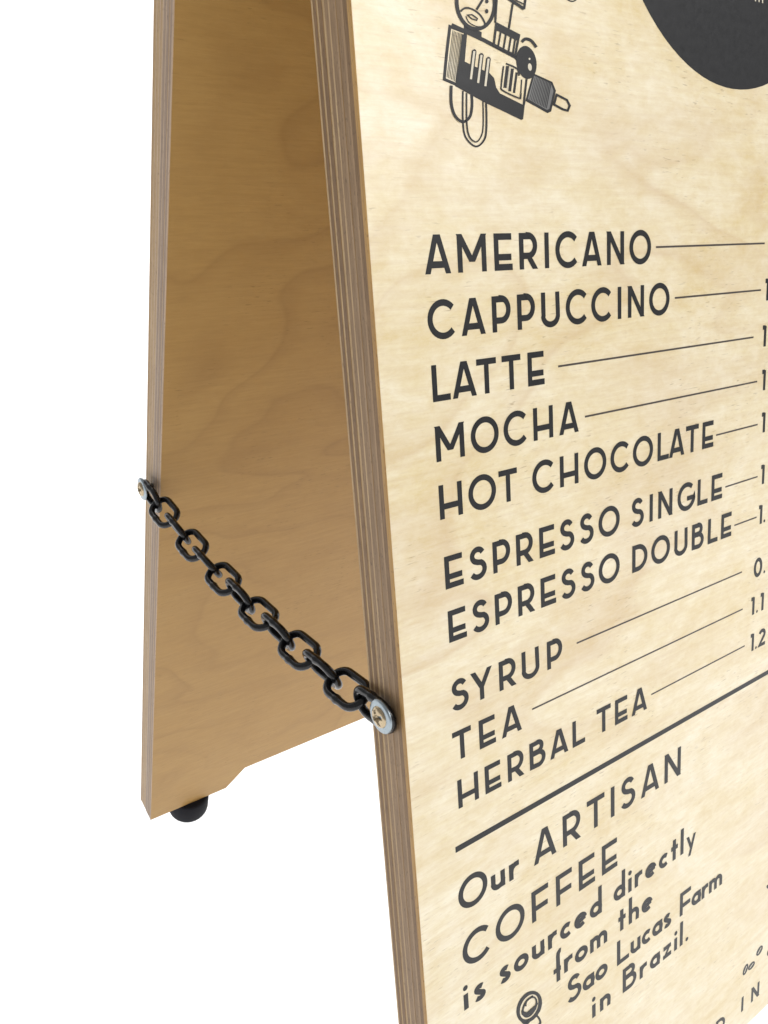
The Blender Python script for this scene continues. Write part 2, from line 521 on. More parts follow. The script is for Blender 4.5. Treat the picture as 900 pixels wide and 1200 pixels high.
def word(pr, text, u0, u1, base, cap, stroke=2.14):
    """spread the letters of a word between u0 and u1"""
    cut_alphabet(stroke / cap)
    ws = [G[c][0] * cap for c in text]
    gap = ((u1 - u0) - sum(ws)) / max(1, len(text) - 1)
    x = u0
    for i, c in enumerate(text):
        put_glyph(pr, c, x, base, cap, 1.5)
        x += ws[i] + gap

def spaced(pr, text, edges, base, cap, stroke=1.85):
    """set each letter at its own place: edges = left and right of every letter"""
    cut_alphabet(stroke / cap)
    for i, c in enumerate(text):
        put_glyph(pr, c, (edges[2 * i] + edges[2 * i + 1]) / 2 - G[c][0] * cap / 2, base, cap, 1.5)

def line_of_print(words, label):
    pr = Print()
    for text, *w in words:
        if isinstance(w[0], list):
            spaced(pr, text, *w)
        else:
            word(pr, text, *w)
    return pr.build('lettering', [M_INK], front, label)

CAP = 10.5
line_of_print([('AMERICANO', [18.5, 27.5, 30.3, 41.3, 44.3, 51.9, 54.9, 62.0, 65.4, 67.5, 70.4, 80.3, 82.7, 91.7, 94.7, 103.1, 106.2, 117.3], 267.0, CAP)], 'printed word AMERICANO')
line_of_print([('CAPPUCCINO', [18.3, 28.1, 30.8, 39.6, 42.6, 50.2, 53.2, 60.4, 63.5, 71.6, 74.7, 84.5, 86.9, 96.6, 99.9, 101.9, 105.3, 113.9, 116.8, 128.2], 284.7, CAP)], 'printed word CAPPUCCINO')
line_of_print([('LATTE', [18.5, 25.1, 26.2, 35.0, 35.6, 43.4, 45.9, 53.7, 56.9, 64.1], 302.4, CAP)], 'printed word LATTE')
line_of_print([('MOCHA', [18.6, 29.3, 32.2, 43.4, 45.7, 55.6, 58.5, 67.7, 70.6, 79.7], 320.0, CAP)], 'printed word MOCHA')
line_of_print([('HOT', [18.7, 27.4, 30.2, 41.3, 42.5, 50.9], 337.6, CAP), ('CHOCOLATE', [57.4, 67.6, 70.4, 79.4, 82.5, 93.6, 96.0, 106.1, 108.3, 119.7, 122.4, 129.2, 129.6, 138.5, 139.5, 147.8, 150.2, 157.5], 337.6, CAP)], 'printed words HOT CHOCOLATE')
line_of_print([('ESPRESSO', [19.0, 26.5, 29.0, 36.2, 39.1, 46.2, 49.3, 56.7, 59.9, 67.2, 69.3, 77.2, 79.4, 87.1, 89.6, 100.8], 359.9, CAP), ('SINGLE', [107.6, 114.5, 118.0, 120.0, 123.1, 132.0, 135.2, 145.3, 148.1, 154.6, 157.5, 164.5], 359.9, CAP)], 'printed words ESPRESSO SINGLE')
line_of_print([('ESPRESSO', [19.2, 26.7, 29.0, 36.3, 38.9, 46.4, 49.3, 56.8, 60.0, 67.2, 69.7, 77.3, 79.6, 87.3, 89.6, 100.7], 377.6, CAP), ('DOUBLE', [108.2, 116.7, 119.8, 130.3, 133.5, 142.0, 145.1, 152.5, 155.7, 162.4, 165.1, 172.0], 377.6, CAP)], 'printed words ESPRESSO DOUBLE')
line_of_print([('SYRUP', [18.8, 26.0, 27.1, 36.4, 39.5, 47.0, 49.8, 58.4, 62.2, 69.6], 401.4, CAP)], 'printed word SYRUP')
line_of_print([('TEA', [18.0, 26.4, 29.8, 36.7, 39.7, 49.0], 419.1, CAP)], 'printed word TEA')
line_of_print([('HERBAL', [19.4, 28.0, 31.1, 38.6, 41.8, 49.1, 52.1, 60.2, 62.8, 71.7, 74.0, 81.4], 436.8, CAP), ('TEA', [87.6, 95.6, 98.3, 105.4, 108.3, 117.3], 436.8, CAP)], 'printed words HERBAL TEA')
line_of_print([('O', 16.9, 29.4, 476.6, 12.2), ('ur', 31.7, 45.3, 476.4, 12.4), ('ARTISAN', 52.9, 140.6, 476.3, 13.4, 2.2)], 'printed words Our ARTISAN')
line_of_print([('COFFEE', [17.0, 30.1, 32.9, 47.1, 50.9, 59.7, 63.9, 72.6, 76.6, 85.8, 90.2, 99.2], 500.3, 13.4, 2.2)], 'printed word COFFEE')
line_of_print([('is', 16.6, 26.7, 517.2, 12.2), ('sourced', 33.7, 89.8, 517.2, 12.2), ('directly', 97.2, 152.8, 517.2, 12.2)], 'printed words is sourced directly')
line_of_print([('from', 61.4, 92.8, 533.3, 12.2), ('the', 100.0, 122.4, 533.3, 12.2)], 'printed words from the')
line_of_print([('Sao', 68.8, 93.0, 549.7, 12.2), ('Lucas', 99.1, 136.0, 549.7, 12.2), ('Farm', 142.3, 174.8, 549.7, 12.2)], 'printed words Sao Lucas Farm')
line_of_print([('in', 83.5, 94.8, 566.1, 12.2), ('Brazil.', 102.8, 149.2, 566.1, 12.2)], 'printed words in Brazil.')
line_of_print([('D', 174.4, 182.0, 639.4, 9.2, 1.9), ('IN', 196.8, 213.4, 639.4, 9.2, 1.9)], 'printed word IN near the bottom edge')
for text, u0, u1, base in (('1', 189.9, 192.8, 283.8), ('1', 189.4, 192.2, 301.9), ('1', 190.4, 193.2, 319.7), ('1', 191.6, 194.4, 337.4),
                           ('1', 192.8, 195.6, 359.8), ('1.', 192.5, 199.6, 377.4), ('0.', 190.8, 202.0, 401.2),
                           ('1.1', 189.6, 202.8, 418.6), ('1.2', 190.4, 206.6, 436.2)):
    pr = Print()
    cut_alphabet(1.75 / 8.2)
    x = u0
    for i, c in enumerate(text):
        put_glyph(pr, c, x, base, 8.2, 1.3)
        x += G[c][0] * 8.2 + (1.3 if text != '1.1' else 1.6)
    pr.build('price', [M_INK], front)

# thin leader lines from each drink to its price
for u0, u1, s in ((120.2, 188.3, 261.9), (131.3, 187.0, 279.5), (70.5, 183.1, 297.5), (83.0, 187.1, 315.5), (159.3, 188.8, 333.4),
                  (166.9, 190.5, 355.8), (174.4, 191.1, 373.7), (77.3, 181.5, 396.0), (54.2, 183.2, 413.5), (120.2, 186.0, 431.7)):
    pr = Print()
    pr.poly([(u0, s - 0.33), (u1, s - 0.33), (u1, s + 0.33), (u0, s + 0.33)])
    pr.build('leader_line', [M_INK_LINE], front)
pr = Print()
pr.poly([(16.8, 450.25), (W * 1000 - 16.8, 450.25), (W * 1000 - 16.8, 452.5), (16.8, 452.5)])
pr.build('divider_line', [M_INK], front)

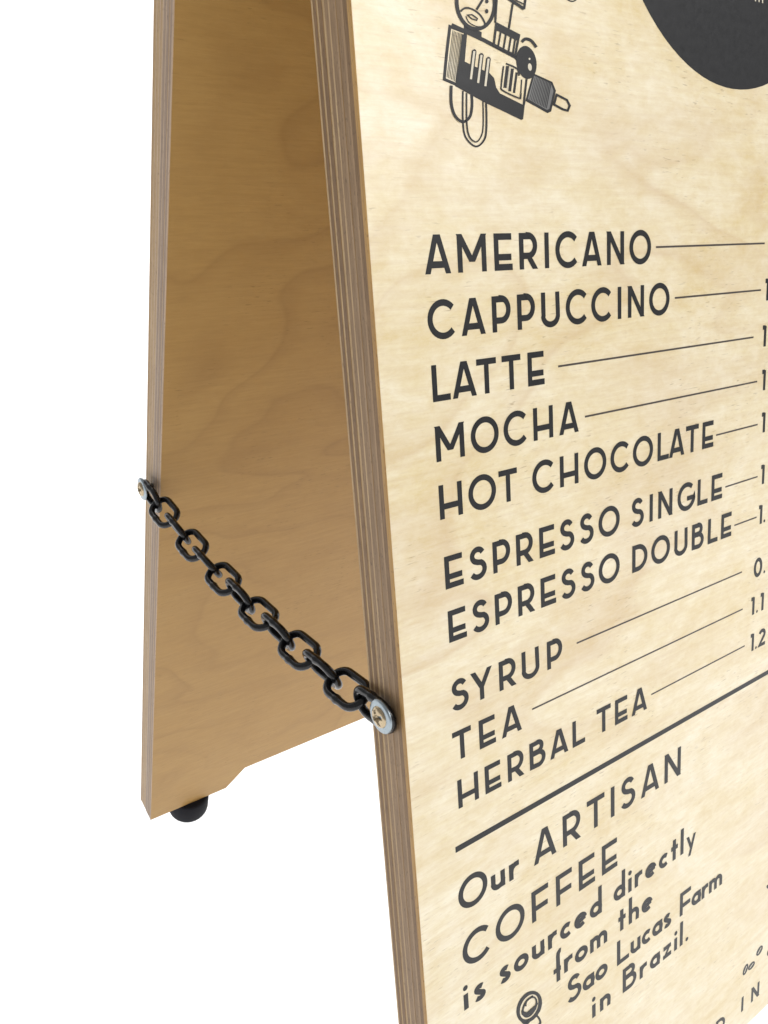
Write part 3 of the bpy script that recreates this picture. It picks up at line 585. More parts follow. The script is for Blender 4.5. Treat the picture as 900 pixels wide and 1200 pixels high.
# round badge at the top, only its lower part in view
pr = Print()
pr.poly([(163.5 + 71.9 * math.cos(2 * math.pi * k / 96), 136.9 + 71.9 * math.sin(2 * math.pi * k / 96)) for k in range(96)])
pr.build('round_badge', [M_INK], front)
pr = Print()
pr.k = 8
for x in (174.6, 176.9, 179.2):
    pr.poly([(x, 174.2), (x + 0.75, 174.2), (x + 1.3, 179.3), (x + 0.6, 179.3)], 0)
pr.build('badge_lettering', [M_INK_PALE], front)
MACHINE_ART = [('k',[(36.59,202.52),(42.94,204.1),(42.67,206.37),(36.37,204.93)]),('k',[(31.97,204.47),(36.44,205.16),(37.66,204.54),(31.15,203.56)]),('k',[(36.44,205.16),(33.4,217.66),(34.22,218.68),(37.66,204.54)]),('k',[(33.4,217.66),(29.25,216.73),(28.09,217.29),(34.22,218.68)]),('k',[(29.25,216.73),(30.41,211),(29.36,211.03),(28.09,217.29)]),('k',[(30.41,211),(31.97,204.47),(31.15,203.56),(29.36,211.03)]),('k',[(32.46,204.81),(29.6,216.46),(29.81,216.46),(32.67,204.8)]),('k',[(33.37,205.07),(30.57,216.75),(30.78,216.75),(33.58,205.07)]),('k',[(34.43,205.13),(31.62,217.03),(31.83,217.03),(34.65,205.13)]),('k',[(35.36,205.31),(32.54,217.33),(32.76,217.33),(35.58,205.3)]),('k',[(32.92,204.94),(30.05,216.61),(30.26,216.61),(33.13,204.93)]),('k',[(33.9,205.1),(31.1,216.89),(31.31,216.89),(34.11,205.1)]),('k',[(34.9,205.22),(32.08,217.18),(32.29,217.18),(35.11,205.21)]),('k',[(35.73,205.36),(37.49,205.45),(36.25,212.01),(38.95,212.7),(45.2,214.03),(46.93,215.18),(47.6,217.55),(48.92,218.91),(57.79,221.24),(59.14,220.04),(57.23,225.41),(42.63,221.61),(32.44,218.42),(34.05,212.46)]),('k',[(31.8,204.05),(43.18,206.47),(43.88,205.52),(32.44,203.13)]),('k',[(43.18,206.47),(55.15,209.5),(56.21,208.6),(43.88,205.52)]),('k',[(55.15,209.5),(56.65,210.64),(57.91,209.89),(56.21,208.6)]),('k',[(59.26,214.4),(58.69,217.03),(59.54,217.03),(60.11,214.39)]),('k',[(58.69,217.03),(56.96,225.19),(57.82,225.21),(59.54,217.03)]),('k',[(39.04,209.02),(37.35,216.21),(39.02,216.21),(40.71,208.98)]),('k',[(41.64,209.69),(39.95,216.94),(41.63,216.94),(43.32,209.66)]),('k',[(44.2,210.39),(42.58,217.54),(44.29,217.54),(45.91,210.35)]),('k',[(40.56,209.02),(40.48,209.23),(40.28,209.42),(39.99,209.54),(39.68,209.57),(39.41,209.5),(39.23,209.36),(39.17,209.16),(39.25,208.95),(39.46,208.77),(39.74,208.65),(40.05,208.62),(40.32,208.68),(40.51,208.83)]),('g',[(39.49,209.1),(37.81,216.21),(38.56,216.21),(40.25,209.09)]),('k',[(43.18,209.7),(43.1,209.91),(42.89,210.1),(42.6,210.22),(42.29,210.25),(42.01,210.19),(41.83,210.04),(41.77,209.84),(41.85,209.63),(42.05,209.44),(42.34,209.33),(42.66,209.29),(42.93,209.36),(43.12,209.5)]),('g',[(42.09,209.78),(40.4,216.94),(41.17,216.94),(42.86,209.76)]),('k',[(45.76,210.4),(45.68,210.61),(45.47,210.8),(45.18,210.92),(44.86,210.95),(44.58,210.88),(44.39,210.74),(44.33,210.54),(44.41,210.32),(44.62,210.14),(44.91,210.02),(45.23,209.99),(45.51,210.05),(45.7,210.2)]),('g',[(44.66,210.47),(43.05,217.54),(43.82,217.54),(45.43,210.46)]),('k',[(51.59,211.29),(52.23,211.41),(52.5,210.99),(51.87,210.87)]),('k',[(52.23,211.41),(53.15,211.57),(53.43,211.15),(52.5,210.99)]),('k',[(53.15,211.57),(54.18,211.77),(54.48,211.35),(53.43,211.15)]),('k',[(54.18,211.77),(55.12,211.99),(55.48,211.59),(54.48,211.35)]),('k',[(55.12,211.99),(55.75,212.23),(56.24,211.87),(55.48,211.59)]),('k',[(55.75,212.23),(56.07,212.5),(56.68,212.24),(56.24,211.87)]),('k',[(56.07,212.5),(56.23,212.84),(56.89,212.68),(56.68,212.24)]),('k',[(56.23,212.84),(56.29,213.21),(56.96,213.11),(56.89,212.68)]),('k',[(56.29,213.21),(56.3,213.56),(56.97,213.47),(56.96,213.11)]),('k',[(56.3,213.56),(56.34,213.81),(57,213.71),(56.97,213.47)]),('k',[(50.39,211.86),(50.21,212.6),(50.76,212.6),(50.94,211.85)]),('k',[(50.21,212.6),(49.94,213.69),(50.49,213.69),(50.76,212.6)]),('k',[(49.94,213.69),(49.64,214.92),(50.2,214.91),(50.49,213.69)]),('k',[(49.64,214.92),(49.39,216.06),(49.95,216.05),(50.2,214.91)]),('k',[(49.39,216.06),(49.25,216.91),(49.81,216.9),(49.95,216.05)]),('k',[(49.25,216.91),(49.16,217.39),(49.72,217.4),(49.81,216.9)]),('k',[(49.16,217.39),(49.07,217.68),(49.64,217.65),(49.72,217.4)]),('k',[(49.07,217.68),(49.09,217.91),(49.64,217.7),(49.64,217.65)]),('k',[(49.09,217.91),(49.38,218.09),(49.76,217.78),(49.64,217.7)]),('k',[(49.38,218.09),(49.89,218.31),(50.22,217.97),(49.76,217.78)]),('k',[(49.89,218.31),(50.86,218.63),(51.16,218.28),(50.22,217.97)]),('k',[(50.86,218.63),(52.23,219),(52.5,218.64),(51.16,218.28)]),('k',[(52.23,219),(53.75,219.37),(54,219),(52.5,218.64)]),('k',[(53.75,219.37),(55.15,219.66),(55.38,219.29),(54,219)]),('k',[(55.15,219.66),(56.16,219.83),(56.36,219.46),(55.38,219.29)]),('k',[(56.16,219.83),(56.72,219.9),(56.83,219.51),(56.36,219.46)]),('k',[(56.72,219.9),(57.22,219.88),(56.74,219.51),(56.83,219.51)]),('k',[(57.22,219.88),(57.3,219.57),(56.71,219.6),(56.74,219.51)]),('k',[(57.3,219.57),(57.28,219.32),(56.69,219.37),(56.71,219.6)]),('k',[(57.28,219.32),(57.34,218.93),(56.76,218.94),(56.69,219.37)]),('k',[(57.34,218.93),(57.49,218.24),(56.91,218.25),(56.76,218.94)]),('k',[(57.49,218.24),(57.64,217.27),(57.06,217.29),(56.91,218.25)]),('k',[(57.64,217.27),(57.78,216.22),(57.2,216.24),(57.06,217.29)]),('k',[(57.78,216.22),(57.9,215.28),(57.31,215.31),(57.2,216.24)]),('k',[(57.9,215.28),(57.98,214.65),(57.4,214.67),(57.31,215.31)]),('k',[(51.67,211.62),(50.35,217.38),(51.61,217.38),(52.92,211.6)]),('k',[(53.61,212.12),(52.21,218.12),(53.38,218.12),(54.79,212.11)]),('k',[(55.34,212.95),(54.04,218.38),(54.97,218.39),(56.27,212.95)]),('g',[(53.06,211.91),(51.74,217.79),(52.1,217.79),(53.42,211.91)]),('k',[(62.38,212.57),(70.38,214.2),(71.85,216.44),(69.64,222.28),(68.01,222.85),(58.99,220.15)]),('m',[(62.82,213.23),(69.8,214.66),(70.79,216.63),(68.86,221.61),(67.88,221.98),(59.93,219.58)]),('k',[(63.17,213.38),(60.59,219.71),(60.81,219.73),(63.39,213.4)]),('k',[(63.74,213.49),(61.2,219.88),(61.43,219.9),(63.98,213.51)]),('k',[(64.32,213.6),(61.81,220.05),(62.06,220.07),(64.57,213.61)]),('k',[(64.89,213.71),(62.42,220.21),(62.68,220.23),(65.16,213.72)]),('k',[(65.47,213.82),(63.03,220.38),(63.31,220.4),(65.75,213.83)]),('k',[(66.05,213.93),(63.65,220.55),(63.94,220.57),(66.34,213.94)]),('k',[(66.64,214.04),(64.27,220.72),(64.57,220.74),(66.94,214.05)]),('k',[(67.22,214.15),(64.89,220.89),(65.2,220.91),(67.54,214.17)]),('k',[(67.81,214.26),(65.51,221.06),(65.84,221.08),(68.14,214.28)]),('k',[(68.4,214.37),(66.13,221.23),(66.47,221.25),(68.74,214.39)]),('k',[(68.99,214.49),(66.76,221.4),(67.11,221.42),(69.34,214.5)]),('k',[(69.58,214.6),(67.39,221.57),(67.75,221.59),(69.95,214.61)]),('k',[(63.86,209.28),(63.93,210.18),(63.83,211.08),(63.54,211.93),(63.09,212.7),(62.49,213.35),(61.78,213.85),(60.98,214.18),(60.12,214.33),(59.26,214.29),(58.43,214.06),(57.66,213.66),(56.98,213.1),(56.43,212.41),(56.03,211.62),(55.79,210.76),(55.73,209.88),(55.84,209),(56.12,208.17),(56.56,207.41),(57.14,206.77),(57.84,206.27),(58.62,205.93),(59.46,205.77),(60.31,205.79),(61.15,206),(61.93,206.39),(62.62,206.93),(63.18,207.62),(63.61,208.41)]),('w',[(61.89,210.95),(61.89,211.38),(61.74,211.76),(61.47,212),(61.12,212.06),(60.78,211.93),(60.51,211.63),(60.36,211.23),(60.36,210.8),(60.51,210.42),(60.78,210.18),(61.12,210.12),(61.47,210.25),(61.74,210.54)]),('w',[(61.44,208.93),(61.36,209.11),(61.16,209.24),(60.93,209.26),(60.74,209.17),(60.67,209.01),(60.75,208.82),(60.95,208.7),(61.19,208.68),(61.37,208.76)]),('k',[(58.53,205.14),(58.74,204.99),(57.88,204.55),(57.7,204.69)]),('k',[(58.74,204.99),(59.01,204.77),(58.16,204.33),(57.88,204.55)]),('k',[(59.01,204.77),(59.3,204.56),(58.53,204.05),(58.16,204.33)]),('k',[(59.3,204.56),(59.56,204.41),(59.01,203.78),(58.53,204.05)]),('k',[(59.56,204.41),(59.75,204.35),(59.57,203.59),(59.01,203.78)]),('k',[(59.75,204.35),(60.01,204.32),(60.14,203.53),(59.57,203.59)]),('k',[(60.01,204.32),(60.37,204.32),(60.69,203.53),(60.14,203.53)]),('k',[(60.37,204.32),(60.77,204.36),(61.25,203.58),(60.69,203.53)]),('k',[(60.77,204.36),(61.17,204.44),(61.8,203.69),(61.25,203.58)]),('k',[(61.17,204.44),(61.54,204.56),(62.33,203.86),(61.8,203.69)]),('k',[(61.54,204.56),(61.92,204.76),(62.85,204.13),(62.33,203.86)]),('k',[(61.92,204.76),(62.36,205.07),(63.35,204.48),(62.85,204.13)]),('k',[(62.36,205.07),(62.79,205.41),(63.82,204.85),(63.35,204.48)]),('k',[(62.79,205.41),(63.17,205.73),(64.2,205.17),(63.82,204.85)]),('k',[(63.17,205.73),(63.45,205.95),(64.47,205.39),(64.2,205.17)]),('k',[(72.34,217.96),(76.12,218.93),(76.83,218.45),(71.78,217.16)]),('k',[(76.12,218.93),(77.18,220.22),(78.21,220.13),(76.83,218.45)]),('k',[(77.18,220.22),(76.47,221.28),(77.01,221.94),(78.21,220.13)]),('k',[(76.47,221.28),(74.92,221.14),(74.57,221.71),(77.01,221.94)]),('k',[(74.92,221.14),(71.38,220.15),(70.3,220.52),(74.57,221.71)]),('k',[(71.38,220.15),(72.34,217.96),(71.78,217.16),(70.3,220.52)]),('k',[(30.47,218.43),(30.4,219.05),(31.4,218.99),(31.46,218.37)]),('k',[(30.4,219.05),(30.3,219.93),(31.29,219.87),(31.4,218.99)]),('k',[(30.3,219.93),(30.2,220.95),(31.19,220.88),(31.29,219.87)]),('k',[(30.2,220.95),(30.14,221.97),(31.13,221.87),(31.19,220.88)]),('k',[(30.14,221.97),(30.16,222.86),(31.16,222.71),(31.13,221.87)]),('k',[(30.16,222.86),(30.28,223.61),(31.27,223.42),(31.16,222.71)]),('k',[(30.28,223.61),(30.45,224.32),(31.43,224.08),(31.27,223.42)]),('k',[(30.45,224.32),(30.69,224.97),(31.65,224.69),(31.43,224.08)]),('k',[(30.69,224.97),(30.99,225.57),(31.92,225.22),(31.65,224.69)]),('k',[(30.99,225.57),(31.36,226.09),(32.24,225.67),(31.92,225.22)]),('k',[(31.36,226.09),(31.83,226.55),(32.63,226.05),(32.24,225.67)]),('k',[(31.83,226.55),(32.39,226.95),(33.1,226.38),(32.63,226.05)]),('k',[(32.39,226.95),(33.01,227.27),(33.61,226.64),(33.1,226.38)]),('k',[(33.01,227.27),(33.68,227.48),(34.09,226.79),(33.61,226.64)]),('k',[(33.68,227.48),(34.39,227.57),(34.5,226.84),(34.09,226.79)]),('k',[(34.39,227.57),(35.12,227.47),(34.91,226.79),(34.5,226.84)]),('k',[(35.12,227.47),(35.83,227.22),(35.39,226.62),(34.91,226.79)]),('k',[(35.83,227.22),(36.5,226.88),(35.89,226.36),(35.39,226.62)]),('k',[(36.5,226.88),(37.1,226.46),(36.36,226.04),(35.89,226.36)]),('k',[(37.1,226.46),(37.6,225.99),(36.73,225.68),(36.36,226.04)]),('k',[(37.6,225.99),(37.98,225.46),(37.02,225.27),(36.73,225.68)]),('k',[(37.98,225.46),(38.24,224.86),(37.24,224.77),(37.02,225.27)]),('k',[(38.24,224.86),(38.44,224.23),(37.42,224.19),(37.24,224.77)]),('k',[(38.44,224.23),(38.58,223.59),(37.56,223.59),(37.42,224.19)]),('k',[(38.58,223.59),(38.7,222.96),(37.67,222.99),(37.56,223.59)]),('k',[(38.7,222.96),(38.77,222.29),(37.74,222.36),(37.67,222.99)]),('k',[(38.77,222.29),(38.79,221.55),(37.76,221.65),(37.74,222.36)]),('k',[(38.79,221.55),(38.78,220.84),(37.75,220.95),(37.76,221.65)]),('k',[(38.78,220.84),(38.76,220.23),(37.73,220.35),(37.75,220.95)]),('k',[(38.76,220.23),(38.75,219.8),(37.72,219.92),(37.73,220.35)]),('k',[(34.77,219.41),(34.68,220.51),(35.33,220.46),(35.42,219.37)]),('k',[(34.68,220.51),(34.54,222.09),(35.19,222.05),(35.33,220.46)]),('k',[(34.54,222.09),(34.4,223.89),(35.05,223.85),(35.19,222.05)]),('k',[(34.4,223.89),(34.29,225.64),(34.95,225.6),(35.05,223.85)]),('k',[(34.29,225.64),(34.27,227.08),(34.92,227.02),(34.95,225.6)]),('k',[(34.27,227.08),(34.3,228.16),(34.95,228.09),(34.92,227.02)]),('k',[(34.3,228.16),(34.35,229.07),(35.01,228.98),(34.95,228.09)]),('k',[(34.35,229.07),(34.47,229.86),(35.12,229.73),(35.01,228.98)]),('k',[(34.47,229.86),(34.7,230.57),(35.33,230.39),(35.12,229.73)]),('k',[(34.7,230.57),(35.07,231.23),(35.67,230.99),(35.33,230.39)]),('k',[(35.07,231.23),(35.63,231.88),(36.19,231.59),(35.67,230.99)]),('k',[(35.63,231.88),(36.36,232.49),(36.86,232.14),(36.19,231.59)]),('k',[(36.36,232.49),(37.19,232.99),(37.62,232.61),(36.86,232.14)]),('k',[(37.19,232.99),(38.05,233.36),(38.38,232.93),(37.62,232.61)]),('k',[(38.05,233.36),(38.91,233.54),(39.01,233.06),(38.38,232.93)]),('k',[(38.91,233.54),(39.76,233.43),(39.58,232.99),(39.01,233.06)]),('k',[(39.76,233.43),(40.57,233.1),(40.21,232.73),(39.58,232.99)]),('k',[(40.57,233.1),(41.32,232.63),(40.85,232.33),(40.21,232.73)]),('k',[(41.32,232.63),(41.97,232.09),(41.44,231.84),(40.85,232.33)]),('k',[(41.97,232.09),(42.51,231.52),(41.92,231.32),(41.44,231.84)]),('k',[(42.51,231.52),(42.9,230.95),(42.26,230.82),(41.92,231.32)]),('k',[(42.9,230.95),(43.17,230.34),(42.5,230.28),(42.26,230.82)]),('k',[(43.17,230.34),(43.35,229.67),(42.68,229.65),(42.5,230.28)]),('k',[(43.35,229.67),(43.49,228.91),(42.81,228.91),(42.68,229.65)]),('k',[(43.49,228.91),(43.61,228),(42.93,228.02),(42.81,228.91)]),('k',[(43.61,228),(43.71,226.8),(43.03,226.84),(42.93,228.02)]),('k',[(43.71,226.8),(43.77,225.34),(43.09,225.39),(43.03,226.84)]),('k',[(43.77,225.34),(43.8,223.84),(43.12,223.9),(43.09,225.39)]),('k',[(43.8,223.84),(43.81,222.52),(43.13,222.58),(43.12,223.9)]),('k',[(43.81,222.52),(43.83,221.61),(43.15,221.67),(43.13,222.58)]),('k',[(36.11,219.79),(36.03,220.89),(36.56,220.85),(36.64,219.75)]),('k',[(36.03,220.89),(35.91,222.5),(36.45,222.46),(36.56,220.85)]),('k',[(35.91,222.5),(35.79,224.32),(36.32,224.29),(36.45,222.46)]),('k',[(35.79,224.32),(35.7,226.08),(36.24,226.04),(36.32,224.29)]),('k',[(35.7,226.08),(35.68,227.48),(36.22,227.43),(36.24,226.04)]),('k',[(35.68,227.48),(35.73,228.48),(36.27,228.42),(36.22,227.43)]),('k',[(35.73,228.48),(35.83,229.29),(36.36,229.2),(36.27,228.42)]),('k',[(35.83,229.29),(35.97,229.95),(36.5,229.83),(36.36,229.2)]),('k',[(35.97,229.95),(36.18,230.5),(36.7,230.35),(36.5,229.83)]),('k',[(36.18,230.5),(36.46,231),(36.95,230.8),(36.7,230.35)]),('k',[(36.46,231),(36.85,231.45),(37.3,231.21),(36.95,230.8)]),('k',[(36.85,231.45),(37.35,231.82),(37.73,231.52),(37.3,231.21)]),('k',[(37.35,231.82),(37.9,232.09),(38.2,231.76),(37.73,231.52)]),('k',[(37.9,232.09),(38.46,232.26),(38.66,231.89),(38.2,231.76)]),('k',[(38.46,232.26),(39.03,232.3),(39.03,231.92),(38.66,231.89)]),('k',[(39.03,232.3),(39.57,232.19),(39.37,231.85),(39.03,231.92)]),('k',[(39.57,232.19),(40.07,231.94),(39.73,231.67),(39.37,231.85)]),('k',[(40.07,231.94),(40.53,231.6),(40.11,231.38),(39.73,231.67)]),('k',[(40.53,231.6),(40.93,231.19),(40.47,231.02),(40.11,231.38)]),('k',[(40.93,231.19),(41.28,230.76),(40.79,230.62),(40.47,231.02)]),('k',[(41.28,230.76),(41.57,230.32),(41.06,230.21),(40.79,230.62)]),('k',[(41.57,230.32),(41.81,229.87),(41.29,229.79),(41.06,230.21)]),('k',[(41.81,229.87),(42.02,229.34),(41.48,229.3),(41.29,229.79)]),('k',[(42.02,229.34),(42.19,228.68),(41.64,228.66),(41.48,229.3)]),('k',[(42.19,228.68),(42.34,227.83),(41.79,227.84),(41.64,228.66)]),('k',[(42.34,227.83),(42.45,226.63),(41.9,226.66),(41.79,227.84)]),('k',[(42.45,226.63),(42.53,225.12),(41.98,225.16),(41.9,226.66)]),('k',[(42.53,225.12),(42.58,223.55),(42.03,223.59),(41.98,225.16)]),('k',[(42.58,223.55),(42.61,222.17),(42.07,222.21),(42.03,223.59)]),('k',[(42.61,222.17),(42.64,221.22),(42.1,221.26),(42.07,222.21)]),('k',[(47.4,196.02),(47.35,197.1),(48.74,196.97),(48.79,195.78)]),('k',[(47.35,197.1),(47.1,198.18),(48.46,198.18),(48.74,196.97)]),('k',[(47.1,198.18),(46.66,199.22),(47.96,199.35),(48.46,198.18)]),('k',[(46.66,199.22),(46.04,200.2),(47.25,200.46),(47.96,199.35)]),('k',[(46.04,200.2),(45.27,201.07),(46.35,201.48),(47.25,200.46)]),('k',[(45.27,201.07),(44.38,201.8),(45.28,202.37),(46.35,201.48)]),('k',[(44.38,201.8),(43.41,202.39),(44.07,203.1),(45.28,202.37)]),('k',[(43.41,202.39),(42.39,202.81),(42.76,203.64),(44.07,203.1)]),('k',[(42.39,202.81),(41.34,203.07),(41.38,203.97),(42.76,203.64)]),('k',[(41.34,203.07),(40.3,203.15),(40.01,204.08),(41.38,203.97)]),('k',[(40.3,203.15),(39.27,203.06),(38.69,203.96),(40.01,204.08)]),('k',[(39.27,203.06),(38.28,202.8),(37.47,203.63),(38.69,203.96)]),('k',[(38.28,202.8),(37.37,202.37),(36.38,203.11),(37.47,203.63)]),('k',[(37.37,202.37),(36.56,201.77),(35.45,202.42),(36.38,203.11)]),('k',[(36.56,201.77),(35.9,201.03),(34.69,201.57),(35.45,202.42)]),('k',[(35.9,201.03),(35.39,200.17),(34.13,200.61),(34.69,201.57)]),('k',[(35.39,200.17),(35.07,199.22),(33.78,199.56),(34.13,200.61)]),('k',[(35.07,199.22),(34.93,198.21),(33.63,198.44),(33.78,199.56)]),('k',[(34.93,198.21),(34.99,197.16),(33.69,197.28),(33.63,198.44)]),('k',[(34.99,197.16),(35.24,196.11),(33.97,196.12),(33.69,197.28)]),('k',[(35.24,196.11),(35.67,195.1),(34.45,194.99),(33.97,196.12)]),('k',[(35.67,195.1),(36.27,194.16),(35.13,193.92),(34.45,194.99)]),('k',[(36.27,194.16),(37.01,193.31),(35.98,192.93),(35.13,193.92)]),('k',[(37.01,193.31),(37.86,192.58),(37,192.06),(35.98,192.93)]),('k',[(37.86,192.58),(38.8,191.99),(38.16,191.33),(37,192.06)]),('k',[(38.8,191.99),(39.79,191.56),(39.43,190.77),(38.16,191.33)]),('k',[(39.79,191.56),(40.81,191.28),(40.77,190.41),(39.43,190.77)]),('k',[(40.81,191.28),(41.85,191.17),(42.13,190.26),(40.77,190.41)]),('k',[(41.85,191.17),(42.88,191.22),(43.45,190.32),(42.13,190.26)]),('k',[(42.88,191.22),(43.87,191.45),(44.69,190.61),(43.45,190.32)]),('k',[(43.87,191.45),(44.81,191.86),(45.82,191.09),(44.69,190.61)]),('k',[(44.81,191.86),(45.64,192.43),(46.8,191.76),(45.82,191.09)]),('k',[(45.64,192.43),(46.34,193.16),(47.6,192.58),(46.8,191.76)]),('k',[(46.34,193.16),(46.88,194.02),(48.21,193.55),(47.6,192.58)]),('k',[(46.88,194.02),(47.24,194.98),(48.61,194.62),(48.21,193.55)]),('k',[(47.24,194.98),(47.4,196.02),(48.79,195.78),(48.61,194.62)]),('k',[(35.63,200.17),(35.85,200.01),(35.4,199.74),(35.2,199.89)]),('k',[(35.85,200.01),(36.14,199.79),(35.7,199.51),(35.4,199.74)]),('k',[(36.14,199.79),(36.48,199.55),(36.07,199.25),(35.7,199.51)]),('k',[(36.48,199.55),(36.82,199.35),(36.52,198.99),(36.07,199.25)]),('k',[(36.82,199.35),(37.17,199.21),(37.01,198.79),(36.52,198.99)]),('k',[(37.17,199.21),(37.56,199.12),(37.53,198.67),(37.01,198.79)]),('k',[(37.56,199.12),(38.02,199.06),(38.07,198.59),(37.53,198.67)]),('k',[(38.02,199.06),(38.51,199.03),(38.64,198.56),(38.07,198.59)]),('k',[(38.51,199.03),(39.02,199.03),(39.23,198.57),(38.64,198.56)]),('k',[(39.02,199.03),(39.52,199.09),(39.82,198.63),(39.23,198.57)]),('k',[(39.52,199.09),(40.06,199.2),(40.42,198.76),(39.82,198.63)]),('k',[(40.06,199.2),(40.64,199.37),(41.05,198.94),(40.42,198.76)]),('k',[(40.64,199.37),(41.22,199.58),(41.67,199.16),(41.05,198.94)]),('k',[(41.22,199.58),(41.76,199.82),(42.25,199.42),(41.67,199.16)]),('k',[(41.76,199.82),(42.23,200.08),(42.76,199.7),(42.25,199.42)]),('k',[(42.23,200.08),(42.62,200.36),(43.2,200.01),(42.76,199.7)]),('k',[(42.62,200.36),(42.98,200.69),(43.59,200.37),(43.2,200.01)]),('k',[(42.98,200.69),(43.29,201.04),(43.92,200.74),(43.59,200.37)]),('k',[(43.29,201.04),(43.54,201.38),(44.19,201.1),(43.92,200.74)]),('k',[(43.54,201.38),(43.73,201.67),(44.41,201.43),(44.19,201.1)]),('k',[(43.73,201.67),(43.83,201.91),(44.53,201.74),(44.41,201.43)]),('k',[(43.83,201.91),(43.86,202.14),(44.57,202.03),(44.53,201.74)]),('k',[(43.86,202.14),(43.84,202.35),(44.54,202.29),(44.57,202.03)]),('k',[(43.84,202.35),(43.81,202.54),(44.51,202.49),(44.54,202.29)]),('k',[(43.81,202.54),(43.79,202.69),(44.5,202.62),(44.51,202.49)]),('k',[(37.2,200.94),(37.31,201.13),(37.66,201.01),(37.55,200.81)]),('k',[(37.31,201.13),(37.45,201.41),(37.79,201.28),(37.66,201.01)]),('k',[(37.45,201.41),(37.64,201.74),(37.97,201.59),(37.79,201.28)]),('k',[(37.64,201.74),(37.89,202.06),(38.21,201.89),(37.97,201.59)]),('k',[(37.89,202.06),(38.24,202.32),(38.51,202.12),(38.21,201.89)]),('k',[(38.24,202.32),(38.69,202.53),(38.92,202.3),(38.51,202.12)]),('k',[(38.69,202.53),(39.23,202.71),(39.43,202.48),(38.92,202.3)]),('k',[(39.23,202.71),(39.82,202.86),(40,202.62),(39.43,202.48)]),('k',[(39.82,202.86),(40.43,202.98),(40.58,202.73),(40,202.62)]),('k',[(40.43,202.98),(41.02,203.04),(41.12,202.79),(40.58,202.73)]),('k',[(41.02,203.04),(41.62,203.04),(41.67,202.79),(41.12,202.79)]),('k',[(41.62,203.04),(42.26,202.98),(42.27,202.73),(41.67,202.79)]),('k',[(42.26,202.98),(42.86,202.88),(42.85,202.64),(42.27,202.73)]),('k',[(42.86,202.88),(43.37,202.79),(43.36,202.55),(42.85,202.64)]),('k',[(43.37,202.79),(43.73,202.73),(43.72,202.49),(43.36,202.55)]),('k',[(43.77,195.53),(40.96,198.73),(41.67,198.94),(44.49,195.73)]),('k',[(35.29,195.9),(41.32,198.75),(41.32,198.74),(35.29,195.9)]),('k',[(38.4,200.58),(39.51,200.4),(39.66,200.08),(37.48,200.49)]),('k',[(39.51,200.4),(41.19,201.02),(41.74,200.85),(39.66,200.08)]),('k',[(41.19,201.02),(41.04,201.26),(41.28,201.6),(41.74,200.85)]),('k',[(41.04,201.26),(39.51,201.13),(39.26,201.42),(41.28,201.6)]),('k',[(39.51,201.13),(38.4,200.58),(37.48,200.49),(39.26,201.42)]),('k',[(45.84,196.24),(45.74,196.5),(45.5,196.72),(45.17,196.83),(44.86,196.8),(44.64,196.65),(44.57,196.4),(44.67,196.14),(44.91,195.92),(45.23,195.81),(45.55,195.84),(45.77,195.99)]),('k',[(45.63,198.67),(45.53,198.96),(45.29,199.19),(44.96,199.31),(44.65,199.27),(44.43,199.09),(44.36,198.82),(44.46,198.54),(44.71,198.3),(45.03,198.19),(45.34,198.22),(45.56,198.4)]),('k',[(48.77,201.68),(56.66,203.48),(57.61,203.08),(48.15,200.94)]),('k',[(56.66,203.48),(55.11,208.23),(55.7,208.95),(57.61,203.08)]),('k',[(55.11,208.23),(47.61,206.72),(46.72,207.14),(55.7,208.95)]),('k',[(47.61,206.72),(48.77,201.68),(48.15,200.94),(46.72,207.14)]),('k',[(48.37,203.02),(48.88,201.45),(56.98,203.39),(56.47,204.8)]),('k',[(49.79,202.92),(48.57,206.94),(49.2,206.94),(50.42,202.91)]),('k',[(51.72,203.37),(50.57,207.4),(51.21,207.4),(52.36,203.36)]),('k',[(53.67,203.81),(52.45,207.88),(53.09,207.89),(54.32,203.82)]),('k',[(55.28,204.12),(54.2,208.19),(54.85,208.19),(55.93,204.11)]),('k',[(54.6,195.63),(52.83,202.09),(53.56,202.08),(55.33,195.6)]),('k',[(48.99,192.66),(47.68,201.2),(48.4,201.15),(49.7,192.6)]),('k',[(47.45,193.19),(53.07,194.95),(53.75,194.24),(48.11,192.5)]),('k',[(53.07,194.95),(59.03,196.75),(59.72,196.02),(53.75,194.24)]),('k',[(59.79,196.46),(60.87,192.03),(60.04,192.07),(58.96,196.5)]),('k',[(54.04,194.37),(59.01,195.33),(59.24,195.02),(54.27,194.06)])]
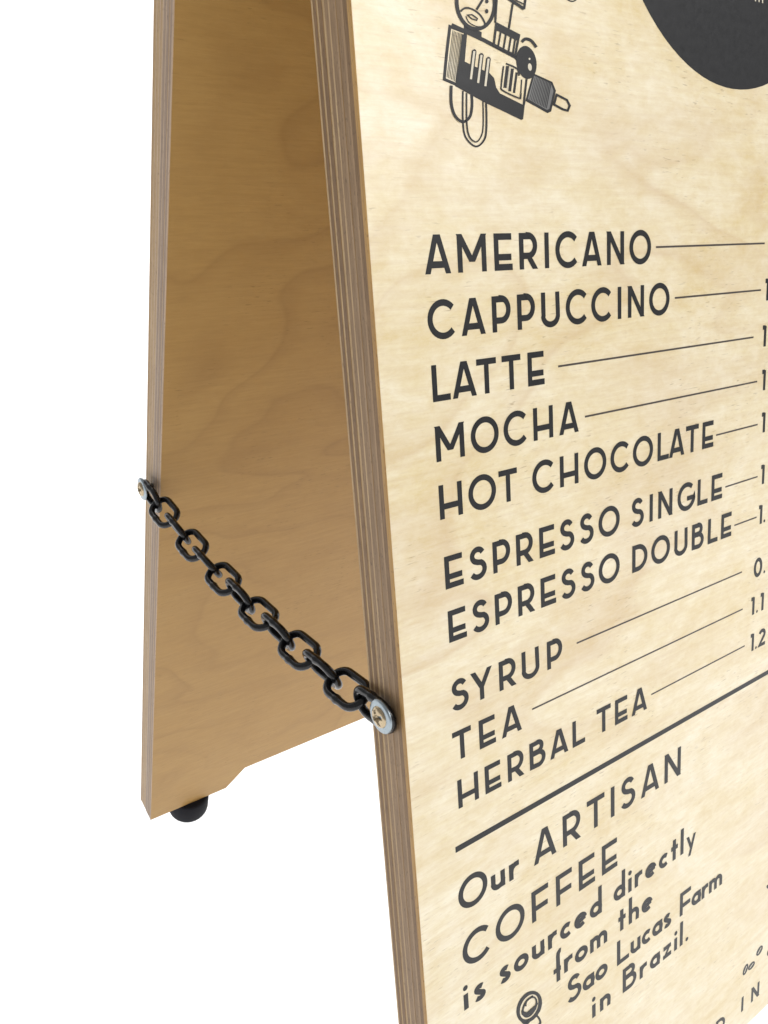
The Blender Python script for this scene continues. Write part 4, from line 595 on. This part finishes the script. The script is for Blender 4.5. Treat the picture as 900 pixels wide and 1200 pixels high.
CUP_ART = [('k',[(51.6,540.58),(50.78,541.23),(52.28,543.17),(53.24,542.41)]),('k',[(50.78,541.23),(49.82,541.64),(51.14,543.65),(52.28,543.17)]),('k',[(49.82,541.64),(48.78,541.8),(49.87,543.84),(51.14,543.65)]),('k',[(48.78,541.8),(47.7,541.7),(48.5,543.71),(49.87,543.84)]),('k',[(47.7,541.7),(46.67,541.37),(47.08,543.25),(48.5,543.71)]),('k',[(46.67,541.37),(45.72,540.86),(45.66,542.47),(47.08,543.25)]),('k',[(45.72,540.86),(44.91,540.2),(44.32,541.38),(45.66,542.47)]),('k',[(44.91,540.2),(44.22,539.42),(43.13,540.03),(44.32,541.38)]),('k',[(44.22,539.42),(43.66,538.52),(42.2,538.53),(43.13,540.03)]),('k',[(43.66,538.52),(43.23,537.48),(41.56,536.98),(42.2,538.53)]),('k',[(43.23,537.48),(42.97,536.36),(41.22,535.45),(41.56,536.98)]),('k',[(42.97,536.36),(42.93,535.21),(41.16,534),(41.22,535.45)]),('k',[(42.93,535.21),(43.11,534.1),(41.38,532.67),(41.16,534)]),('k',[(43.11,534.1),(43.51,533.1),(41.86,531.49),(41.38,532.67)]),('k',[(43.51,533.1),(44.13,532.25),(42.57,530.51),(41.86,531.49)]),('k',[(44.13,532.25),(44.92,531.6),(43.49,529.75),(42.57,530.51)]),('k',[(44.92,531.6),(45.86,531.18),(44.58,529.26),(43.49,529.75)]),('k',[(45.86,531.18),(46.88,531.01),(45.82,529.05),(44.58,529.26)]),('k',[(46.88,531.01),(47.95,531.08),(47.16,529.14),(45.82,529.05)]),('k',[(47.95,531.08),(48.98,531.39),(48.56,529.55),(47.16,529.14)]),('k',[(48.98,531.39),(49.93,531.88),(49.98,530.28),(48.56,529.55)]),('k',[(49.93,531.88),(50.75,532.53),(51.35,531.34),(49.98,530.28)]),('k',[(50.75,532.53),(51.45,533.3),(52.57,532.67),(51.35,531.34)]),('k',[(51.45,533.3),(52.04,534.2),(53.55,534.18),(52.57,532.67)]),('k',[(52.04,534.2),(52.49,535.24),(54.23,535.75),(53.55,534.18)]),('k',[(52.49,535.24),(52.76,536.38),(54.6,537.31),(54.23,535.75)]),('k',[(52.76,536.38),(52.82,537.56),(54.68,538.8),(54.6,537.31)]),('k',[(52.82,537.56),(52.64,538.69),(54.46,540.18),(54.68,538.8)]),('k',[(52.64,538.69),(52.23,539.71),(53.97,541.4),(54.46,540.18)]),('k',[(52.23,539.71),(51.6,540.58),(53.24,542.41),(53.97,541.4)]),('k',[(50.27,539),(49.59,539.55),(50.32,540.48),(51.05,539.88)]),('k',[(49.59,539.55),(48.82,539.9),(49.46,540.86),(50.32,540.48)]),('k',[(48.82,539.9),(48,540.03),(48.52,541.01),(49.46,540.86)]),('k',[(48,540.03),(47.19,539.95),(47.55,540.91),(48.52,541.01)]),('k',[(47.19,539.95),(46.47,539.67),(46.57,540.54),(47.55,540.91)]),('k',[(46.47,539.67),(45.88,539.26),(45.64,539.89),(46.57,540.54)]),('k',[(45.88,539.26),(45.42,538.75),(44.85,538.99),(45.64,539.89)]),('k',[(45.42,538.75),(45.07,538.09),(44.29,537.96),(44.85,538.99)]),('k',[(45.07,538.09),(44.85,537.3),(43.99,536.9),(44.29,537.96)]),('k',[(44.85,537.3),(44.8,536.43),(43.93,535.85),(43.99,536.9)]),('k',[(44.8,536.43),(44.94,535.56),(44.1,534.85),(43.93,535.85)]),('k',[(44.94,535.56),(45.29,534.74),(44.48,533.95),(44.1,534.85)]),('k',[(45.29,534.74),(45.8,534.03),(45.04,533.18),(44.48,533.95)]),('k',[(45.8,534.03),(46.47,533.48),(45.76,532.58),(45.04,533.18)]),('k',[(46.47,533.48),(47.23,533.13),(46.6,532.19),(45.76,532.58)]),('k',[(47.23,533.13),(48.05,532.99),(47.53,532.03),(46.6,532.19)]),('k',[(48.05,532.99),(48.85,533.07),(48.5,532.12),(47.53,532.03)]),('k',[(48.85,533.07),(49.58,533.33),(49.47,532.47),(48.5,532.12)]),('k',[(49.58,533.33),(50.17,533.73),(50.41,533.11),(49.47,532.47)]),('k',[(50.17,533.73),(50.64,534.25),(51.22,534),(50.41,533.11)]),('k',[(50.64,534.25),(51,534.9),(51.8,535.03),(51.22,534)]),('k',[(51,534.9),(51.23,535.69),(52.11,536.1),(51.8,535.03)]),('k',[(51.23,535.69),(51.29,536.57),(52.18,537.17),(52.11,536.1)]),('k',[(51.29,536.57),(51.14,537.46),(52.01,538.18),(52.18,537.17)]),('k',[(51.14,537.46),(50.79,538.29),(51.63,539.1),(52.01,538.18)]),('k',[(50.79,538.29),(50.27,539),(51.05,539.88),(51.63,539.1)]),('k',[(43.65,535.17),(46.54,538),(52.9,537.42),(49.71,540.14),(45.88,539.51),(43.76,537.37)]),('k',[(46.24,535.04),(46.35,534.74),(45.63,534.1),(45.51,534.39)]),('k',[(46.35,534.74),(46.5,534.32),(45.77,533.68),(45.63,534.1)]),('k',[(46.5,534.32),(46.69,533.86),(45.98,533.19),(45.77,533.68)]),('k',[(46.69,533.86),(46.94,533.45),(46.26,532.72),(45.98,533.19)]),('k',[(46.94,533.45),(47.26,533.18),(46.66,532.38),(46.26,532.72)]),('k',[(47.26,533.18),(47.74,533.04),(47.24,532.21),(46.66,532.38)]),('k',[(47.74,533.04),(48.41,532.98),(47.95,532.15),(47.24,532.21)]),('k',[(48.41,532.98),(49.13,532.97),(48.69,532.14),(47.95,532.15)]),('k',[(49.13,532.97),(49.77,532.99),(49.34,532.16),(48.69,532.14)]),('k',[(49.77,532.99),(50.23,532.99),(49.79,532.16),(49.34,532.16)]),('k',[(50.1,541.49),(50.41,541.97),(51.19,541.73),(50.88,541.27)]),('k',[(50.41,541.97),(50.87,542.64),(51.64,542.41),(51.19,541.73)]),('k',[(50.87,542.64),(51.36,543.39),(52.18,543.22),(51.64,542.41)]),('k',[(51.36,543.39),(51.81,544.13),(52.7,544.07),(52.18,543.22)]),('k',[(51.81,544.13),(52.15,544.78),(53.12,544.87),(52.7,544.07)]),('k',[(52.15,544.78),(52.42,545.4),(53.43,545.59),(53.12,544.87)]),('k',[(52.42,545.4),(52.67,546.03),(53.73,546.33),(53.43,545.59)]),('k',[(52.67,546.03),(52.84,546.58),(53.96,547.09),(53.73,546.33)]),('k',[(52.84,546.58),(52.89,547.01),(54.05,547.81),(53.96,547.09)]),('k',[(52.89,547.01),(52.81,547.32),(53.9,548.41),(54.05,547.81)]),('k',[(52.81,547.32),(52.5,547.55),(53.41,548.78),(53.9,548.41)]),('k',[(52.5,547.55),(51.9,547.72),(52.7,548.98),(53.41,548.78)]),('k',[(51.9,547.72),(51.18,547.82),(51.93,549.09),(52.7,548.98)]),('k',[(51.18,547.82),(50.51,547.89),(51.24,549.15),(51.93,549.09)]),('k',[(50.51,547.89),(50.05,547.95),(50.79,549.21),(51.24,549.15)]),('k',[(42.05,537.79),(42.46,538.57),(43.44,538.57),(43.03,537.78)]),('k',[(42.46,538.57),(43.04,539.74),(44.03,539.74),(43.44,538.57)]),('k',[(43.04,539.74),(43.75,541.07),(44.69,540.99),(44.03,539.74)]),('k',[(43.75,541.07),(44.51,542.36),(45.31,542.02),(44.69,540.99)]),('k',[(44.51,542.36),(45.42,543.47),(45.64,542.43),(45.31,542.02)]),('k',[(45.42,543.47),(46.39,543.9),(45.83,542.51),(45.64,542.43)]),('k',[(46.39,543.9),(47.15,543.82),(46.27,542.46),(45.83,542.51)]),('k',[(47.15,543.82),(47.76,543.55),(46.79,542.23),(46.27,542.46)]),('k',[(47.76,543.55),(48.24,543.27),(47.26,541.96),(46.79,542.23)]),('k',[(48.24,543.27),(48.57,543.12),(47.61,541.79),(47.26,541.96)])]
BEAN_ART = [('k',[(213.57,611.86),(212.63,612.35),(211.57,612.58),(210.54,612.5),(209.65,612.14),(209.01,611.54),(208.7,610.77),(208.75,609.92),(209.16,609.1),(209.88,608.39),(210.82,607.9),(211.87,607.67),(212.9,607.73),(213.79,608.09),(214.44,608.69),(214.76,609.46),(214.71,610.32),(214.3,611.15)]),('w',[(212.93,608.83),(210.01,610.93),(210.51,611.41),(213.43,609.3)]),('k',[(200.87,615.54),(200.17,616.32),(199.34,616.83),(198.49,617),(197.73,616.82),(197.14,616.3),(196.79,615.52),(196.73,614.57),(196.96,613.55),(197.46,612.6),(198.16,611.82),(198.98,611.32),(199.83,611.14),(200.59,611.32),(201.19,611.83),(201.54,612.61),(201.6,613.57),(201.37,614.59)]),('w',[(199.96,612.33),(197.85,615.37),(198.36,615.81),(200.47,612.77)]),('k',[(206.36,616.96),(205.33,617.2),(204.22,617.19),(203.16,616.93),(202.29,616.46),(201.71,615.84),(201.48,615.13),(201.63,614.43),(202.15,613.82),(202.97,613.36),(204,613.12),(205.11,613.13),(206.17,613.38),(207.05,613.84),(207.64,614.47),(207.87,615.18),(207.72,615.89),(207.19,616.51)]),('w',[(206.06,614.3),(202.81,615.52),(203.27,616.01),(206.53,614.79)]),('k',[(224.85,618.95),(223.88,619.41),(222.75,619.55),(221.61,619.37),(220.58,618.88),(219.8,618.15),(219.35,617.26),(219.29,616.31),(219.62,615.44),(220.31,614.72),(221.27,614.26),(222.38,614.11),(223.53,614.29),(224.56,614.77),(225.35,615.5),(225.81,616.4),(225.88,617.35),(225.54,618.23)]),('w',[(223.76,615.55),(220.86,617.61),(221.38,618.1),(224.28,616.04)]),('k',[(218.85,575.14),(218.77,575.53),(218.49,575.75),(218.02,575.78),(217.43,575.6),(216.79,575.26),(216.18,574.77),(215.66,574.22),(215.31,573.65),(215.17,573.15),(215.24,572.76),(215.53,572.54),(215.99,572.51),(216.58,572.68),(217.21,573.03),(217.83,573.5),(218.34,574.06),(218.7,574.63)])]
CURL_ART = [('k',[(76.46,191.53),(76.71,191.6),(77.05,191.27),(76.8,191.2)]),('k',[(76.71,191.6),(77.06,191.72),(77.4,191.39),(77.05,191.27)]),('k',[(77.06,191.72),(77.48,191.84),(77.8,191.5),(77.4,191.39)]),('k',[(77.48,191.84),(77.92,191.95),(78.2,191.6),(77.8,191.5)]),('k',[(77.92,191.95),(78.33,192.02),(78.55,191.66),(78.2,191.6)]),('k',[(78.33,192.02),(78.7,192.05),(78.86,191.68),(78.55,191.66)]),('k',[(78.7,192.05),(79.07,192.05),(79.16,191.69),(78.86,191.68)]),('k',[(79.07,192.05),(79.43,192.02),(79.45,191.66),(79.16,191.69)]),('k',[(79.43,192.02),(79.8,191.96),(79.73,191.62),(79.45,191.66)]),('k',[(79.8,191.96),(80.16,191.87),(80,191.55),(79.73,191.62)]),('k',[(80.16,191.87),(80.54,191.72),(80.29,191.44),(80,191.55)]),('k',[(80.54,191.72),(80.92,191.54),(80.61,191.29),(80.29,191.44)]),('k',[(80.92,191.54),(81.28,191.34),(80.92,191.11),(80.61,191.29)]),('k',[(81.28,191.34),(81.59,191.14),(81.19,190.93),(80.92,191.11)]),('k',[(81.59,191.14),(81.85,190.95),(81.38,190.79),(81.19,190.93)]),('k',[(81.85,190.95),(82.03,190.75),(81.49,190.68),(81.38,190.79)]),('k',[(82.03,190.75),(82.12,190.55),(81.54,190.56),(81.49,190.68)]),('k',[(82.12,190.55),(82.16,190.38),(81.57,190.43),(81.54,190.56)]),('k',[(82.16,190.38),(82.17,190.26),(81.58,190.31),(81.57,190.43)]),('k',[(82.17,190.26),(82.19,190.17),(81.6,190.21),(81.58,190.31)])]
def print_art(name, art, label):
    pr = Print()
    for col, pts in art:
        pr.poly(pts, 'kgmw'.index(col))
    pr.build(name, [INKS['k'], INKS['g'], INKS['m'], INKS['w']], front, label)
print_art('machine_drawing', MACHINE_ART, 'printed drawing of an espresso machine')
print_art('cup_drawing', CUP_ART, 'printed round cup emblem')
_group = []
for col, pts in BEAN_ART + [('k', None)]:
    if col == 'k' and _group:
        print_art('printed_bean' if len(_group) > 1 else 'printed_dot', _group, None)
        _group = []
    _group.append((col, pts))
print_art('curl_drawing', CURL_ART, 'printed curl')

# ------------------------------------------------------------------ chain
A0 = Vector((-0.0034, 0.1195, HINGE - 0.3880))    # end of the chain at the rear board
A1 = Vector((-0.0016, -0.0822, HINGE - 0.3900))   # end of the chain at the front board
SAG = 0.0085
NL = 13
wire, pitch = 0.00148, 0.0
def curve(t):
    p = A0.lerp(A1, t)
    p.z -= SAG * 4 * t * (1 - t)
    return p
pts = [curve(k / NL) for k in range(NL + 1)]
pitch = sum((pts[k + 1] - pts[k]).length for k in range(NL)) / NL
inner = pitch + 0.0                      # inside length of a link
half_w = 0.0049                          # centreline half width
def link_mesh():
    """oval steel link along x, flat in the xy plane, with the weld bead on one side"""
    sl = (inner + 2 * wire) / 2 - half_w  # half length of straight part on the centreline
    path = []
    for k in range(13):
        a = math.radians(-90 + 180 * k / 12); path.append(Vector((sl + half_w * math.cos(a), half_w * math.sin(a), 0)))
    for k in range(1, 8):
        path.append(Vector((sl - 2 * sl * k / 8, half_w, 0)))
    for k in range(13):
        a = math.radians(90 + 180 * k / 12); path.append(Vector((-sl + half_w * math.cos(a), half_w * math.sin(a), 0)))
    for k in range(1, 8):
        path.append(Vector((-sl + 2 * sl * k / 8, -half_w, 0)))
    N, R = len(path), 12
    vs, fs = [], []
    for i, p in enumerate(path):
        d = (path[(i + 1) % N] - path[i - 1]).normalized()
        nn = Vector((d.y, -d.x, 0))
        rr = wire
        if p.y < -half_w * 0.99 and abs(p.x) < sl * 0.35:
            rr = wire * (1.0 + 0.22 * (1 - abs(p.x) / (sl * 0.35)))
        for k in range(R):
            a = 2 * math.pi * k / R
            vs.append(tuple(p + nn * rr * math.cos(a) + Vector((0, 0, 1)) * rr * math.sin(a)))
    for i in range(N):
        for k in range(R):
            a, b = i * R + k, i * R + (k + 1) % R
            c, d_ = ((i + 1) % N) * R + (k + 1) % R, ((i + 1) % N) * R + k
            fs.append((a, b, c, d_))
    me = mesh('chain_link', vs, fs, True)
    bm = bmesh.new(); bm.from_mesh(me); bmesh.ops.recalc_face_normals(bm, faces=bm.faces); bm.to_mesh(me); bm.free()
    me.materials.append(M_CHAIN)
    return me
lm = link_mesh()
chain = bpy.data.objects.new('chain', None)
COL.objects.link(chain)
chain.parent = board
chain.location = Vector((0, 0, 0))
rnd = random.Random(4)
for i in range(NL):
    a, b = pts[i], pts[i + 1]
    c = (a + b) / 2
    d = (b - a).normalized()
    ends = min(i, NL - 1 - i)
    tw = math.radians((-27 if i not in (0, NL - 1) else -4) + rnd.uniform(-9, 9))
    nz = Vector((0, 0, 1)) if i % 2 else Vector((1, 0, 0))
    q = Matrix.Rotation(tw, 3, Vector((0, 1, 0)))
    nz = q @ nz
    nz = (nz - d * nz.dot(d)).normalized()
    ny = nz.cross(d)
    mt = Matrix(((d.x, ny.x, nz.x), (d.y, ny.y, nz.y), (d.z, ny.z, nz.z))).to_4x4()
    o = link('chain_link', lm, chain)
    mt.translation = c - BASE
    o.matrix_local = mt

# ------------------------------------------------------------------ pozidriv screws with washers
def screw_head_mesh(rad=0.0036, height=0.0013):
    vs, fs = [], []
    NR, NA = 22, 72
    for i in range(NR + 1):
        r = rad * i / NR
        for k in range(NA):
            a = 2 * math.pi * k / NA
            x, y = r * math.cos(a), r * math.sin(a)
            h = height * math.sqrt(max(0.0, 1 - (r / rad) ** 2.6))
            m1, m2 = min(abs(x), abs(y)), max(abs(x), abs(y))
            slot = 0.00052 + 0.0006 * max(0, 1 - m2 / 0.0013)
            if m1 < slot and m2 < 0.0026:
                h = min(h, -0.0007 + 0.0011 * (m2 / 0.0026) ** 2)
            elif m1 < slot + 0.0002 and m2 < 0.0027:
                h *= 0.85
            vs.append((x, y, h))
    for i in range(NR):
        for k in range(NA):
            a, b = i * NA + k, i * NA + (k + 1) % NA
            fs.append((a, b, b + NA, a + NA))
    return mesh('screw', vs, fs, True)
def washer_mesh(r0=0.0028, r1=0.0057, t=0.0011):
    prof = [(r0, 0), (r0, t * 0.8), (r0 + 0.0003, t), (r0 + 0.0009, t * 1.02), (r1 - 0.0012, t), (r1 - 0.0004, t * 0.85), (r1, t * 0.45), (r1 - 0.0001, 0)]
    vs, fs = [], []
    N = 48
    for r, h in prof:
        for k in range(N):
            a = 2 * math.pi * k / N
            vs.append((r * math.cos(a), r * math.sin(a), h))
    for i in range(len(prof)):
        j = (i + 1) % len(prof)
        for k in range(N):
            fs.append((i * N + k, i * N + (k + 1) % N, j * N + (k + 1) % N, j * N + k))
    me = mesh('washer', vs, fs, True)
    bm = bmesh.new(); bm.from_mesh(me); bmesh.ops.recalc_face_normals(bm, faces=bm.faces); bm.to_mesh(me); bm.free()
    return me
def shank_mesh():
    return lathe([(0.0017, 0.0), (0.0019, -0.0005), (0.0019, -0.0075)], 20)
sm, wm, km = screw_head_mesh(), washer_mesh(), shank_mesh()
sm.materials.append(M_SCREW); wm.materials.append(M_ZINC); km.materials.append(M_ZINC)
for hp, spin in ((Vector((-0.0058, 0.1186, HINGE - 0.3878)), 0.3), (Vector((-0.0040, -0.0803, HINGE - 0.3892)), 0.6)):
    # local z points away from the board edge (world -X)
    rot = (Matrix.Rotation(-math.pi / 2, 4, 'Y') @ Matrix.Rotation(spin, 4, 'Z'))
    s = link('screw', sm, board)
    mt = rot.copy(); mt.translation = hp - BASE
    s.matrix_local = mt
    w_ = link('washer', wm, s, None, (0, 0, -0.0010))
    k_ = link('shank', km, s, None, (0, 0, -0.0002))
